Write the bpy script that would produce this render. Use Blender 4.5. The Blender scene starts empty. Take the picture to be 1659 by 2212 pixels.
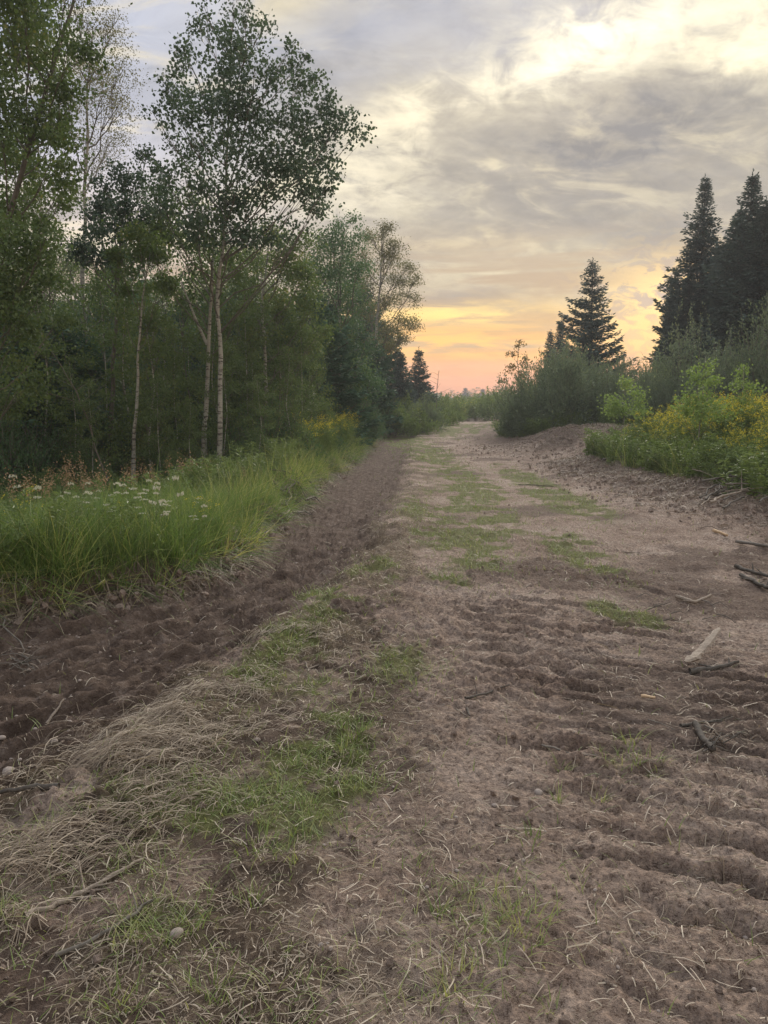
import bpy, math, random
import numpy as np
from mathutils import Vector

R = math.radians
rng = np.random.default_rng(7)
random.seed(7)
sc = bpy.context.scene
COL = sc.collection

# ------------------------------------------------------------------ camera
EYE = 1.6
PITCH = 8.0
cam_d = bpy.data.cameras.new('camera')
cam = bpy.data.objects.new('camera', cam_d)
COL.objects.link(cam)
cam.location = (0, 0, EYE)
cam.rotation_euler = (R(90 - PITCH), 0, 0)
cam_d.sensor_fit = 'VERTICAL'
cam_d.sensor_height = 36
cam_d.lens = 36 * 1671 / 2212
cam_d.clip_start = 0.05
cam_d.clip_end = 4000
sc.camera = cam

sc.view_settings.view_transform = 'Standard'
sc.view_settings.look = 'None'
sc.view_settings.gamma = 1
sc.view_settings.exposure = 0.92
sc.view_settings.use_curve_mapping = False
sc.cycles.max_bounces = 6
sc.cycles.diffuse_bounces = 3
sc.cycles.glossy_bounces = 2
sc.cycles.transmission_bounces = 4
sc.cycles.volume_bounces = 0
sc.cycles.use_denoising = True

SUN_AZ, SUN_EL = 14.0, 24.0     # degrees right of the road, above the horizon


def lin(r, g, b):
    f = lambda c: (c / 255 / 12.92) if c / 255 <= 0.04045 else ((c / 255 + 0.055) / 1.055) ** 2.4
    return (f(r), f(g), f(b), 1)


class NT:
    """small helper for writing node trees"""
    def __init__(s, tree):
        s.t = tree
        s.n = tree.nodes
        s.l = tree.links

    def new(s, kind, **kw):
        n = s.n.new(kind)
        for k, v in kw.items():
            setattr(n, k, v)
        return n

    def put(s, sock, v):
        if isinstance(v, bpy.types.NodeSocket):
            s.l.new(v, sock)
        elif v is not None:
            sock.default_value = v

    def m(s, op, a, b=None, c=None, clamp=False):
        n = s.new('ShaderNodeMath', operation=op, use_clamp=clamp)
        s.put(n.inputs[0], a)
        if b is not None: s.put(n.inputs[1], b)
        if c is not None: s.put(n.inputs[2], c)
        return n.outputs[0]

    def noise(s, vec, scale, detail=4, rough=0.55, dist=0.0, col=False):
        n = s.new('ShaderNodeTexNoise')
        if vec is not None: s.l.new(vec, n.inputs['Vector'])
        n.inputs['Scale'].default_value = scale
        n.inputs['Detail'].default_value = detail
        n.inputs['Roughness'].default_value = rough
        n.inputs['Distortion'].default_value = dist
        return n.outputs['Color' if col else 'Fac']

    def ramp(s, fac, stops, interp='LINEAR'):
        n = s.new('ShaderNodeValToRGB')
        n.color_ramp.interpolation = interp
        e = n.color_ramp.elements
        while len(e) < len(stops): e.new(0.5)
        for k, (p, c) in enumerate(stops):
            e[k].position = p
            e[k].color = c if len(c) == 4 else (*c, 1)
        s.put(n.inputs[0], fac)
        return n.outputs[0]

    def mix(s, fac, a, b, mode='MIX'):
        n = s.new('ShaderNodeMix', data_type='RGBA', blend_type=mode, clamp_factor=True)
        s.put(n.inputs[0], fac)
        s.put(n.inputs[6], a)
        s.put(n.inputs[7], b)
        return n.outputs[2]

    def mapr(s, v, a, b, c=0.0, d=1.0, smooth=True):
        n = s.new('ShaderNodeMapRange', interpolation_type='SMOOTHSTEP' if smooth else 'LINEAR', clamp=True) if smooth else s.new('ShaderNodeMapRange', clamp=True)
        s.put(n.inputs[0], v)
        n.inputs[1].default_value = a
        n.inputs[2].default_value = b
        n.inputs[3].default_value = c
        n.inputs[4].default_value = d
        return n.outputs[0]

    def xyz(s, x, y, z):
        n = s.new('ShaderNodeCombineXYZ')
        for k, v in enumerate((x, y, z)): s.put(n.inputs[k], v)
        return n.outputs[0]


# ------------------------------------------------------------------ sky
world = bpy.data.worlds.new('World')
sc.world = world
world.use_nodes = True
world.node_tree.nodes.clear()
W = NT(world.node_tree)
gen = W.new('ShaderNodeTexCoord').outputs['Generated']
sp = W.new('ShaderNodeSeparateXYZ')
W.l.new(gen, sp.inputs[0])
DX, DY, DZ = sp.outputs
az0 = W.m('MULTIPLY', W.m('ARCTAN2', DX, DY), 57.2958)
el0 = W.m('MULTIPLY', W.m('ARCSINE', DZ), 57.2958)
zc = W.m('ADD', W.m('MAXIMUM', DZ, 0.0), 0.36)
cp = W.xyz(W.m('DIVIDE', DX, zc), W.m('DIVIDE', DY, zc), 0.0)
# cloud deck coordinates, streaks run from low left to high right
mp = W.new('ShaderNodeMapping')
mp.inputs['Rotation'].default_value = (0, 0, R(-24))
mp.inputs['Scale'].default_value = (0.95, 1.75, 1)
W.l.new(cp, mp.inputs[0])
deck = mp.outputs[0]
wn = W.new('ShaderNodeSeparateColor')
W.l.new(W.noise(deck, 2.2, 6, 0.62, col=True), wn.inputs[0])
warp_a = W.m('MULTIPLY', W.m('SUBTRACT', wn.outputs[0], 0.5), 15.0)
warp_e = W.m('MULTIPLY', W.m('SUBTRACT', wn.outputs[1], 0.5), 9.0)
low = W.mapr(el0, 2.0, 13.0)
az = W.m('ADD', az0, W.m('MULTIPLY', warp_a, low))
el = W.m('ADD', el0, W.m('MULTIPLY', warp_e, low))


def blob(a, e, sa, se, rot=0.0, warped=True):
    A = W.m('SUBTRACT', az if warped else az0, a)
    E = W.m('SUBTRACT', el if warped else el0, e)
    c, s_ = math.cos(R(rot)), math.sin(R(rot))
    u = W.m('DIVIDE', W.m('ADD', W.m('MULTIPLY', A, c), W.m('MULTIPLY', E, s_)), sa)
    v = W.m('DIVIDE', W.m('SUBTRACT', W.m('MULTIPLY', E, c), W.m('MULTIPLY', A, s_)), se)
    q = W.m('ADD', W.m('MULTIPLY', u, u), W.m('MULTIPLY', v, v))
    return W.m('POWER', 2.71828, W.m('MULTIPLY', q, -1.0))


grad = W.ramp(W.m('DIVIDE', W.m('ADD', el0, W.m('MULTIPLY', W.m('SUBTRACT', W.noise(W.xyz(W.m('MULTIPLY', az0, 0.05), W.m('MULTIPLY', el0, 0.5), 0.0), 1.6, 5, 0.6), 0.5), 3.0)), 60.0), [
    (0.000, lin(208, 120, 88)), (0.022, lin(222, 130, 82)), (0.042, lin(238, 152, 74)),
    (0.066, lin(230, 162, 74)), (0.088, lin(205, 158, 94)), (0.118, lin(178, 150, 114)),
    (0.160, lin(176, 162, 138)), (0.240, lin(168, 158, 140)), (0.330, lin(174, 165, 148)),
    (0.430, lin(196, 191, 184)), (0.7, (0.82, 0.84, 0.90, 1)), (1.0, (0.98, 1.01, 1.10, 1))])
# bluish left and behind
side = W.m('MULTIPLY', W.mapr(az0, 4.0, -24.0), W.mapr(el0, 5.0, 17.0))
c = W.mix(W.m('MULTIPLY', side, 0.85), grad, lin(176, 182, 202))
glow_left = blob(-20, 8, 13, 6.5, 0, False)
c = W.mix(W.m('MULTIPLY', glow_left, 0.8), c, lin(240, 219, 206))
# streaky deck: lighter and darker parts
n1 = W.noise(deck, 1.9, 7, 0.56, 0.5)
n2 = W.noise(deck, 4.2, 8, 0.6, 0.7)
n3 = W.noise(cp, 15.0, 6, 0.62, 0.6)
deckf = W.mapr(el0, 5.0, 12.0)
dark = W.m('MULTIPLY', W.mapr(n1, 0.48, 0.64), W.m('MULTIPLY', deckf, 0.80))
c = W.mix(dark, c, lin(124, 120, 117))
lite = W.m('MULTIPLY', W.mapr(n2, 0.49, 0.66), W.m('MULTIPLY', deckf, 0.70))
c = W.mix(lite, c, lin(226, 211, 174))
# big dark cloud right of centre, smaller dark streaks
d1 = blob(17.0, 16.6, 10.0, 4.0, 6)
d2 = blob(9.0, 25.2, 8.5, 2.6, 6)
d2b = blob(-3.0, 23.5, 9.0, 2.6, 12)
d3 = blob(4.0, 13.0, 9.0, 1.6, -6)
d4 = blob(5.0, 7.3, 3.4, 0.6, -5)
d5 = blob(8.0, 2.7, 9, 0.35, 0, False)
soft = W.mapr(n2, 0.25, 0.6, 0.55, 1.0)
for b_, k, colr in ((d2, 0.85, lin(140, 143, 156)), (d2b, 0.65, lin(150, 155, 172)),
                    (d3, 0.5, lin(140, 134, 128)), (d4, 0.9, lin(134, 126, 122)), (d5, 0.5, lin(206, 150, 128))):
    c = W.mix(W.m('MULTIPLY', W.m('MULTIPLY', b_, k), soft), c, colr)
# bright swathes above the dark cloud
texb = W.mapr(W.m('ADD', W.m('MULTIPLY', n2, 0.5), W.m('MULTIPLY', n3, 0.5)), 0.36, 0.60)
b1 = blob(3.0, 19.5, 13, 2.3, 27)
b2 = blob(13.5, 23.5, 6.0, 2.3, 12)
b3 = blob(23.0, 23.0, 8.0, 3.0, -6)
b4 = blob(5.5, 11.2, 9.0, 0.9, -3)
b5 = blob(-0.5, 15.5, 5.0, 2.4, 0)
for b_, k, colr in ((b1, 0.85, lin(243, 230, 198)), (b2, 1.1, (1.04, 0.95, 0.70, 1)), (b3, 1.0, lin(255, 243, 208)),
                    (b4, 0.6, lin(224, 206, 166)), (b5, 0.75, lin(226, 214, 186))):
    c = W.mix(W.m('MULTIPLY', W.m('MULTIPLY', b_, k), texb), c, colr)
core = blob(13.2, 24.0, 2.6, 1.1, 8)
c = W.mix(W.m('MULTIPLY', W.m('MULTIPLY', core, 0.8), texb), c, (1.18, 1.08, 0.84, 1))
d1t = W.mapr(W.m('ADD', W.m('MULTIPLY', n2, 0.6), W.m('MULTIPLY', n3, 0.4)), 0.62, 0.36, 0.35, 1.0)
c = W.mix(W.m('MINIMUM', W.m('MULTIPLY', W.m('MULTIPLY', d1, 1.35), d1t), 0.95), c, lin(102, 103, 108))
d6 = blob(24.0, 12.5, 8.0, 2.6, 4)
c = W.mix(W.m('MULTIPLY', d6, 0.7), c, lin(138, 133, 128))
d7 = blob(-3.0, 10.5, 6.0, 1.3, -8)
c = W.mix(W.m('MULTIPLY', d7, 0.7), c, lin(138, 132, 126))
grain = W.mapr(W.noise(deck, 11.0, 7, 0.65, 0.5), 0.35, 0.65, 0.93, 1.06)
c = W.mix(1.0, c, W.xyz(grain, grain, grain), 'MULTIPLY')
# yellow sunset streaks low down
gb = W.m('MULTIPLY', W.mapr(W.noise(W.xyz(W.m('MULTIPLY', az0, 0.045), W.m('MULTIPLY', el0, 0.62), 0.0), 1.1, 6, 0.58, 0.5), 0.44, 0.58), W.m('MULTIPLY', W.mapr(el0, 2.2, 4.0), W.mapr(el0, 13.0, 8.0)))
c = W.mix(W.m('MULTIPLY', gb, 0.85), c, lin(166, 140, 112))
y1 = blob(5.0, 6.35, 6.5, 0.6, -3)
y2 = blob(3.0, 4.4, 15.0, 1.2, 0, False)
y3 = blob(-2.5, 5.2, 3.5, 2.2, 0)
n4 = W.noise(W.xyz(W.m('MULTIPLY', az0, 0.10), W.m('MULTIPLY', el0, 0.85), 0.0), 1.5, 6, 0.6, 0.5)
c = W.mix(W.m('MULTIPLY', y1, W.mapr(n4, 0.35, 0.55)), c, lin(255, 214, 120))
c = W.mix(W.m('MULTIPLY', y2, W.mapr(n4, 0.40, 0.58)), c, lin(252, 184, 82))
c = W.mix(W.m('MULTIPLY', y3, 0.55), c, lin(248, 196, 104))
# broken lit cloudlets beside the right-hand spruces
n5 = W.noise(W.xyz(W.m('MULTIPLY', az0, 0.55), W.m('MULTIPLY', el0, 0.95), 0.0), 1.3, 7, 0.6, 0.6)
r1 = blob(19.5, 6.6, 5.0, 2.9, 14)
c = W.mix(W.m('MULTIPLY', r1, W.mapr(n5, 0.40, 0.54)), c, lin(255, 214, 138))
c = W.mix(W.m('MULTIPLY', W.m('MULTIPLY', r1, W.mapr(n5, 0.52, 0.42)), 0.8), c, lin(188, 165, 150))
r2 = blob(20.5, 4.8, 3.4, 1.0, 0)
c = W.mix(W.m('MULTIPLY', r2, 0.8), c, lin(255, 205, 110))
below = W.mapr(el0, -0.5, -3.0)
c = W.mix(below, c, lin(120, 108, 92))
sky = W.new('ShaderNodeTexSky', sky_type='NISHITA', sun_disc=False)
sky.sun_elevation = R(SUN_EL)
sky.sun_rotation = R(SUN_AZ)
b_sky = W.new('ShaderNodeBackground')
W.l.new(sky.outputs[0], b_sky.inputs[0])
b_sky.inputs[1].default_value = 0.05
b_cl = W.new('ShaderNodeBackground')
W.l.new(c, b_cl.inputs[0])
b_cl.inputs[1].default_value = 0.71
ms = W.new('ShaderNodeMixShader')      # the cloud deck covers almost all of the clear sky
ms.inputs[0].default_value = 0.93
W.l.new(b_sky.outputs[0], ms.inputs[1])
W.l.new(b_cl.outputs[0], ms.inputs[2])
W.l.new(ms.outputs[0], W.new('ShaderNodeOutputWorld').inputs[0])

sun_d = bpy.data.lights.new('sun', 'SUN')
sun_d.energy = 1.5
sun_d.angle = R(22)
sun_d.color = (1.0, 0.90, 0.79)
sun = bpy.data.objects.new('sun', sun_d)
COL.objects.link(sun)
dv = Vector((math.sin(R(SUN_AZ)) * math.cos(R(SUN_EL)), math.cos(R(SUN_AZ)) * math.cos(R(SUN_EL)), math.sin(R(SUN_EL))))
sun.rotation_euler = dv.to_track_quat('Z', 'Y').to_euler()
sun.location = (20, 60, 40)


# ------------------------------------------------------------------ survey helpers
def ray(px, py):
    """direction (per metre forward) of a point of the 1659x2212 photo"""
    dx, dy = (px - 829.5) / 1671, (1106 - py) / 1671
    cp_, sp_ = math.cos(R(PITCH)), math.sin(R(PITCH))
    f = cp_ + dy * sp_
    return dx / f, (dy * cp_ - sp_) / f


def G(px, py, z=0.0):
    a, b = ray(px, py)
    D = (z - EYE) / b
    return a * D, D


def X(px, D, py=870):
    return ray(px, py)[0] * D


def Z(py, D):
    return EYE + ray(829.5, py)[1] * D


# ------------------------------------------------------------------ noise
def _h(ix, iy, seed):
    n = (ix.astype(np.int64) * 374761393 + iy.astype(np.int64) * 668265263 + seed * 974711) & 0xFFFFFFFF
    n = ((n ^ (n >> 13)) * 1274126177) & 0xFFFFFFFF
    n = n ^ (n >> 16)
    return (n & 0xFFFFFF) / float(0xFFFFFF)


def vn(x, y, seed=0):
    x = np.asarray(x, float); y = np.asarray(y, float)
    ix, iy = np.floor(x), np.floor(y)
    fx, fy = x - ix, y - iy
    fx = fx * fx * fx * (fx * (fx * 6 - 15) + 10); fy = fy * fy * fy * (fy * (fy * 6 - 15) + 10)
    a, b = _h(ix, iy, seed), _h(ix + 1, iy, seed)
    c_, d = _h(ix, iy + 1, seed), _h(ix + 1, iy + 1, seed)
    return (a * (1 - fx) + b * fx) * (1 - fy) + (c_ * (1 - fx) + d * fx) * fy


def fbm(x, y, seed=0, oct=4, g=0.5):
    t, a, n = 0, 1.0, 0
    for k in range(oct):
        cs, sn = math.cos(k * 0.9 + 0.4), math.sin(k * 0.9 + 0.4)
        t = t + a * vn((x * cs - y * sn) * 2 ** k + 13.1 * k, (x * sn + y * cs) * 2 ** k + 7.7 * k, seed + k)
        n += a; a *= g
    return t / n


def sst(v, a, b):
    t = np.clip((v - a) / (b - a), 0, 1)
    return t * t * (3 - 2 * t)


# ------------------------------------------------------------------ ground shape
LY = [-8, 0, 3.0, 5.0, 5.75, 6.2, 6.9, 8.3, 10.3, 12.5, 15, 20, 27, 35, 42, 50, 58, 66, 90, 200, 900]
LX = [-8, -6.5, -4.9, -3.6, -2.95, -2.3, -1.75, -1.75, -1.7, -1.6, -1.5, -1.25, -0.9, -0.35, 0.4, 2.4, 6.0, 11, 30, 130, 900]
RY = [-8, 0, 6, 10.3, 12, 14.2, 16, 19.4, 21, 24, 27, 29, 34, 42, 50, 56, 62, 90, 200, 900]
RX = [9, 8, 6.5, 5.5, 5.3, 5.3, 5.2, 5.1, 6.4, 7.6, 6.0, 4.5, 4.8, 5.6, 7.2, 10, 15, 36, 140, 910]


def Lx(y): return np.interp(y, LY, LX)
def Rx(y): return np.interp(y, RY, RX)


# spine of the mown ridge between ditch and roadway
SY = [0, 1.8, 2.4, 3.1, 4.0, 4.9, 6.0, 7.0, 8.5, 11, 15, 22, 30, 40]
SX = [-2.2, -1.7, -1.35, -1.2, -0.92, -0.72, -0.50, -0.12, 0.15, 0.3, 0.5, 0.9, 1.2, 2.0]
def Sx(y): return np.interp(y, SY, SX)


def zones(x, y):
    x = np.asarray(x, float); y = np.asarray(y, float)
    j = (fbm(x * 1.3, y * 1.3, 3, 3) - 0.5)
    j2 = (fbm(x * 5, y * 5, 31, 3) - 0.5)
    w = np.clip(0.1 + y * 0.03, 0.1, 1.0)
    dl = x - Lx(y) + 0.55 * j * w * 2 + 0.25 * j2          # >0 on the dirt side
    dr = Rx(y) - x + 1.2 * j + 0.3 * j2
    ds = x - Sx(y) + 0.35 * j
    return dl, dr, ds, j, j2


def ground(x, y, fine=True):
    x = np.asarray(x, float); y = np.asarray(y, float)
    dl, dr, ds, j, j2 = zones(x, y)
    z = 0.10 * (fbm(x * 0.25, y * 0.25, 5, 3) - 0.5)
    bank = sst(dl, 0.06, -0.16)
    z = z + bank * (0.16 + 0.12 * (fbm(x * 0.6, y * 0.6, 9, 3)))
    z = z - (0.10 + 0.45 * sst(y, 6, 11)) * sst(dl, -0.35, -2.3) * sst(y, 70, 40)
    # ditch
    wd = np.maximum(Sx(y) - Lx(y), 0.5)
    t = np.clip(dl / wd, 0, 1)
    z = z - 0.13 * np.sin(math.pi * np.clip(t, 0, 1)) ** 0.8 * (dl > 0) * (dl < wd) * sst(y, 45, 20)
    # spoil berm on the right
    berm = sst(dr, 1.9, -0.6)
    z = z + 0.35 * sst(dr, -0.6, -3.0) * sst(y, 8, 12) * sst(y, 45, 25)
    z = z + berm * (0.16 + 0.22 * fbm(x * 0.8, y * 0.8, 11, 3)) * sst(y, 3, 8) * sst(y, 75, 45)
    # heap of scraped earth beside the willows
    mx, my = 6.6, 25.5
    m = np.exp(-(((x - mx) / 2.1) ** 2 + ((y - my) / 2.6) ** 2))
    z = z + 0.80 * m * (0.8 + 0.5 * j)
    z = z + 0.30 * sst(y, 30, 52) * sst(y, 110, 70)
    # far land very slightly rolling
    z = z + sst(np.hypot(x, y), 80, 400) * 1.0 * (fbm(x * 0.01, y * 0.01, 15, 2) - 0.4)
    if fine:
        near = sst(y, 60, 20) * sst(np.abs(x), 30, 12)
        dirt = sst(dl, -0.15, 0.1)
        rough = 0.42 + 0.58 * sst(fbm(x * 0.9, y * 0.9, 21, 3), 0.42, 0.62)
        rough = np.maximum(rough, berm)
        rough = rough * (1 - 0.55 * sst(dl, .45, .8) * sst(ds, -.1, -.4))
        rough = np.maximum(rough, 0.8 * sst(dl, 0.7, 0.1))
        c1 = np.abs(fbm(x * 4.2, y * 4.2, 41, 4, 0.55) - 0.5) * 2
        c2 = fbm(x * 14, y * 14, 51, 3, 0.6)
        c3 = fbm(x * 40, y * 40, 61, 2, 0.6)
        fd = sst(y, 16, 5)
        z = z + near * rough * (0.050 * (c1 - 0.2) * (0.35 + 0.65 * fd) + fd * (0.030 * sst(c2, 0.45, 0.75) + 0.012 * (c3 - 0.5)))
        sr = fbm((y + 0.25 * x) * 9, (x - 0.25 * y) * 2.4, 99, 4, .6)
        z = z + near * dirt * (0.012 + 0.014 * sst(x, .9, 2.2)) * (sr - 0.5) * 2 * fd * sst(dl, .4, .9)
        z = z + near * 0.008 * (c3 - 0.5)
        z = z + near * sst(y, 5, 9) * dirt * 0.07 * (np.abs(fbm(x * 2.1, y * 3.0, 45, 3) - 0.5) * 2 - 0.2) * (0.5 + sst(x, 2, 4.5))
        z = z + m * 0.22 * (fbm(x * 2.6, y * 2.6, 47, 4, .6) - 0.5)
        # grouser marks of the machine, right-hand side: bars run down to the right
        wx = (fbm(x * 1.2, y * 1.2, 71, 4, .6) - 0.5) * 0.45 + 0.07 * (fbm(x * 7, y * 7, 77, 2) - 0.5)
        u = (y * 0.93 + x * 0.36 + wx) / 0.215
        q = (fbm(np.floor(u) * 3.7, np.floor(u) * 1.3, 5, 1))
        f = u - np.floor(u)
        prof = 0.62 - 1.05 * np.exp(-((f - 0.5) / 0.10) ** 2) + 0.38 * np.exp(-((f - 0.74) / 0.15) ** 2)
        k = sst(x + 0.06 * (y - 2), 0.50, 1.05) * sst(x - 0.05 * y, 2.7, 1.9) * sst(y, 9.5, 5) * dirt
        k = k * (0.25 + 0.75 * sst(fbm(x * 1.1 + 4, y * 1.1, 81, 3), 0.34, 0.50))
        pres = 0.45 + 0.9 * sst(fbm(x * 1.3 + 3 * np.floor(u), y * 0.7 + 5 * np.floor(u), 83, 2), 0.36, 0.62)
        z = z + k * pres * (prof - 0.6) * (0.030 + 0.050 * q)
        # marks along the ditch
        u2 = (x * 0.80 - y * 0.52 + (fbm(x * 1.5, y * 1.5, 91, 4, .6) - 0.5) * 0.45) / 0.17
        f2 = u2 - np.floor(u2)
        p2 = sst(f2, 0.0, 0.5) * sst(f2, 1.0, 0.8)
        k2 = sst(dl, 0.35, 0.6) * sst(ds, -0.15, -0.4) * sst(y, 26, 14)
        st = fbm((x * 0.80 - y * 0.52) * 11, (x * 0.52 + y * 0.80) * 2.2, 97, 4, .6)
        z = z + k2 * 0.085 * (st - 0.5) * 2 * (0.3 + fd)
        z = z + k2 * (p2 - 0.5) * 0.030 * (0.4 + 1.0 * fbm(x * 1.5, y * 1.5, 95, 2))
        # mulch ridge
        z = z + near * 0.05 * np.exp(-((ds + 0.05) / 0.3) ** 2) * (0.5 + c1)
        # bare bank face crumbles
        z = z + near * 0.15 * (c1 - 0.28) * np.exp(-((dl - 0.1) / 0.28) ** 2)
    return z


GREEN = [  # x, y, rx, ry, weight : grassy patches left on the roadway
    (1.0, 8.6, .40, 1.4, 1.), (1.35, 11, .50, 2.0, 1.0), (1.0, 12.0, .55, 2.4, .8), (1.75, 16, .6, 4.5, .9), (1.4, 26, .8, 8, .9), (1.0, 34, 1.0, 8, .9), (3.4, 44, 2.2, 9, 1.),
    (3.05, 17, .40, 3.2, 1.0), (2.95, 13, .50, 2.2, 1.2), (2.1, 8.4, .28, 1.3, 1.0), (2.05, 6.9, .2, .6, .6), (1.72, 5.8, .16, .35, .7), (1.95, 5.6, .14, .3, .5),
    (.62, 6.9, .22, .35, .9), (.55, 9.2, .30, .8, .6), (-.1, 7.2, .30, .7, .7), (-.48, 6.1, .26, .6, .9), (-.62, 5.0, .24, .5, .95), (-.80, 4.3, .2, .35, .8), (-.35, 4.1, .22, .3, .5),
    (-.19, 3.85, .18, .22, 1.), (-.25, 3.25, .24, .3, 1.1), (-.48, 2.85, .3, .28, .8), (-.75, 3.9, .25, .4, .4), (-.75, 2.2, .4, .3, .32), (.1, 4.6, .25, .5, .4), (-.5, 1.95, .4, .2, .2),
    (.1, 1.95, .25, .2, .15), (1.05, 3.3, .10, .16, .3), (.5, 12, .4, 2, .5), (.35, 2.3, .25, .3, .25), (-.9, 3.0, .35, .5, .35), (-1.1, 2.5, .3, .4, .35)]


def green_at(x, y):
    g = np.zeros_like(np.asarray(x, float))
    for a, b, rx, ry, w in GREEN:
        g = np.maximum(g, w * np.exp(-(((x - a) / rx) ** 2 + ((y - b) / ry) ** 2)))
    n = fbm(x * 4, y * 4, 111, 3)
    return np.clip(1.25 * g * (0.35 + 1.5 * sst(n, 0.36, 0.64)), 0, 1.3)


def straw_at(x, y):
    dl, dr, ds, j, j2 = zones(x, y)
    s_ = np.exp(-((ds - 0.10) / 0.45) ** 2) * 1.0 * sst(y, 30, 8)
    s_ = np.maximum(s_, 0.34 * sst(ds, -0.15, 0.1) * sst(x, 0.9, -0.1) * sst(y, 16, 7))
    s_ = np.maximum(s_, 0.16 * sst(ds, 0, .2) * sst(y, 20, 9))
    s_ = np.maximum(s_, 0.11 * sst(dl, 0.3, 0.6))
    s_ = np.maximum(s_, 0.3 * np.exp(-((dl - 0.12) / 0.18) ** 2))
    s_ = np.maximum(s_, 0.5 * sst(y, 3.4, 2.6) * sst(x, -0.1, -0.9) * sst(ds, -0.45, -0.1))
    n = fbm(x * 2.3, y * 2.3, 121, 3)
    return np.clip(s_ * (0.25 + 1.5 * sst(n, 0.34, 0.66)), 0, 1.2)


# ------------------------------------------------------------------ mesh builder
class MB:
    def __init__(s):
        s.V, s.F, s.M, s.T, s.n = [], [], [], [], 0

    def add(s, v, f, mat=0, tint=0.5):
        v = np.asarray(v, np.float32).reshape(-1, 3)
        f = np.asarray(f, np.int64).reshape(-1, 4)
        s.V.append(v); s.F.append(f + s.n)
        s.M.append(np.full(len(f), mat, np.int32))
        s.T.append(np.broadcast_to(np.asarray(tint, np.float32), (len(v),)).copy())
        s.n += len(v)

    def mesh(s, name, mats, smooth=False):
        me = bpy.data.meshes.new(name)
        V = np.concatenate(s.V); F = np.concatenate(s.F).astype(np.int32)
        M = np.concatenate(s.M); T = np.concatenate(s.T)
        me.vertices.add(len(V)); me.vertices.foreach_set('co', V.ravel())
        me.loops.add(F.size); me.loops.foreach_set('vertex_index', F.ravel())
        me.polygons.add(len(F)); me.polygons.foreach_set('loop_start', np.arange(0, F.size, 4, dtype=np.int32))
        me.polygons.foreach_set('material_index', M)
        me.polygons.foreach_set('use_smooth', np.full(len(F), smooth, bool))
        at = me.attributes.new('tint', 'FLOAT', 'POINT'); at.data.foreach_set('value', T)
        for m_ in mats: me.materials.append(m_)
        me.update(calc_edges=True)
        me.validate()
        return me

    def obj(s, name, mats, parent=None, smooth=False, link=True):
        o = bpy.data.objects.new(name, s.mesh(name, mats, smooth))
        if link: COL.objects.link(o)
        if parent is not None: o.parent = parent
        return o


def tag(o, label=None, cat=None, group=None, kind=None):
    for k, v in (('label', label), ('category', cat), ('group', group), ('kind', kind)):
        if v: o[k] = v
    return o


def empty(name, loc, rz=0.0, s_=1.0, label=None, cat=None, group=None):
    o = bpy.data.objects.new(name, None)
    o.empty_display_size = 0.3
    COL.objects.link(o)
    o.location = loc; o.rotation_euler = (0, 0, rz); o.scale = (s_,) * 3 if not isinstance(s_, tuple) else s_
    return tag(o, label, cat, group)


def copy_thing(src, loc, rz, s_, label, group=None):
    c_ = src.copy(); COL.objects.link(c_)
    c_.location = loc; c_.rotation_euler = (0, 0, rz); c_.scale = (s_,) * 3 if not isinstance(s_, tuple) else s_
    c_['label'] = label
    if group: c_['group'] = group
    elif 'group' in c_: del c_['group']
    for ch in src.children:
        d = ch.copy(); COL.objects.link(d); d.parent = c_
    return c_


def tube(mb, pts, rad, sides=6, mat=0, tint=0.5, wob=0.0):
    pts = np.asarray(pts, float); n = len(pts)
    rad = np.broadcast_to(np.asarray(rad, float), (n,))
    t = np.gradient(pts, axis=0)
    t /= np.linalg.norm(t, axis=1)[:, None] + 1e-9
    ref = np.array([0.31, 0.95, 0.05]) if abs(t[0][2]) > 0.5 else np.array([0.1, 0.1, 1.0])
    u = np.cross(t, ref); u /= np.linalg.norm(u, axis=1)[:, None] + 1e-9
    w = np.cross(t, u)
    a = np.linspace(0, 2 * math.pi, sides, endpoint=False)
    rr = rad[:, None] * (1 + wob * (rng.random((n, sides)) - 0.5))
    v = pts[:, None, :] + rr[:, :, None] * (np.cos(a)[None, :, None] * u[:, None, :] + np.sin(a)[None, :, None] * w[:, None, :])
    i = np.arange(n - 1)[:, None] * sides; k = np.arange(sides)[None, :]; k2 = (k + 1) % sides
    f = np.stack([i + k, i + k2, i + sides + k2, i + sides + k], -1).reshape(-1, 4)
    v = v.reshape(-1, 3)
    # blunt cap at the thick end and the tip
    caps = []
    if sides >= 4:
        for base in (0, (n - 1) * sides):
            for q in range(0, sides - 2, 2):
                caps.append([base, base + q + 1, base + q + 2, base + min(q + 3, sides - 1)])
    caps = [c_ for c_ in caps if len(set(c_)) == 4]
    if caps: f = np.concatenate([f, np.array(caps)])
    mb.add(v, f, mat, tint)


def unit(v): return v / (np.linalg.norm(v, axis=-1, keepdims=True) + 1e-9)


def leaves(mb, c_, size, mat=1, tint=0.5, aspect=0.8, droop=0.5, axis=None):
    """diamond leaves, slightly folded along the midrib"""
    n = len(c_)
    if n == 0: return
    d = rng.normal(size=(n, 3)) if axis is None else axis + 0.5 * rng.normal(size=(n, 3))
    d[:, 2] -= droop
    d = unit(d)
    s_ = unit(np.cross(d, rng.normal(size=(n, 3))))
    nn = np.cross(d, s_)
    L = (np.asarray(size) * (0.7 + 0.6 * rng.random(n)))[:, None]
    b = c_
    v = np.stack([b, b + d * L * 0.42 + s_ * L * aspect * 0.5 + nn * L * 0.10,
                  b + d * L, b + d * L * 0.42 - s_ * L * aspect * 0.5 + nn * L * 0.10], 1)
    f = np.arange(n * 4).reshape(n, 4)
    tt = np.repeat(np.broadcast_to(np.asarray(tint, float), (n,)), 4)
    mb.add(v, f, mat, tt)


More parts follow.
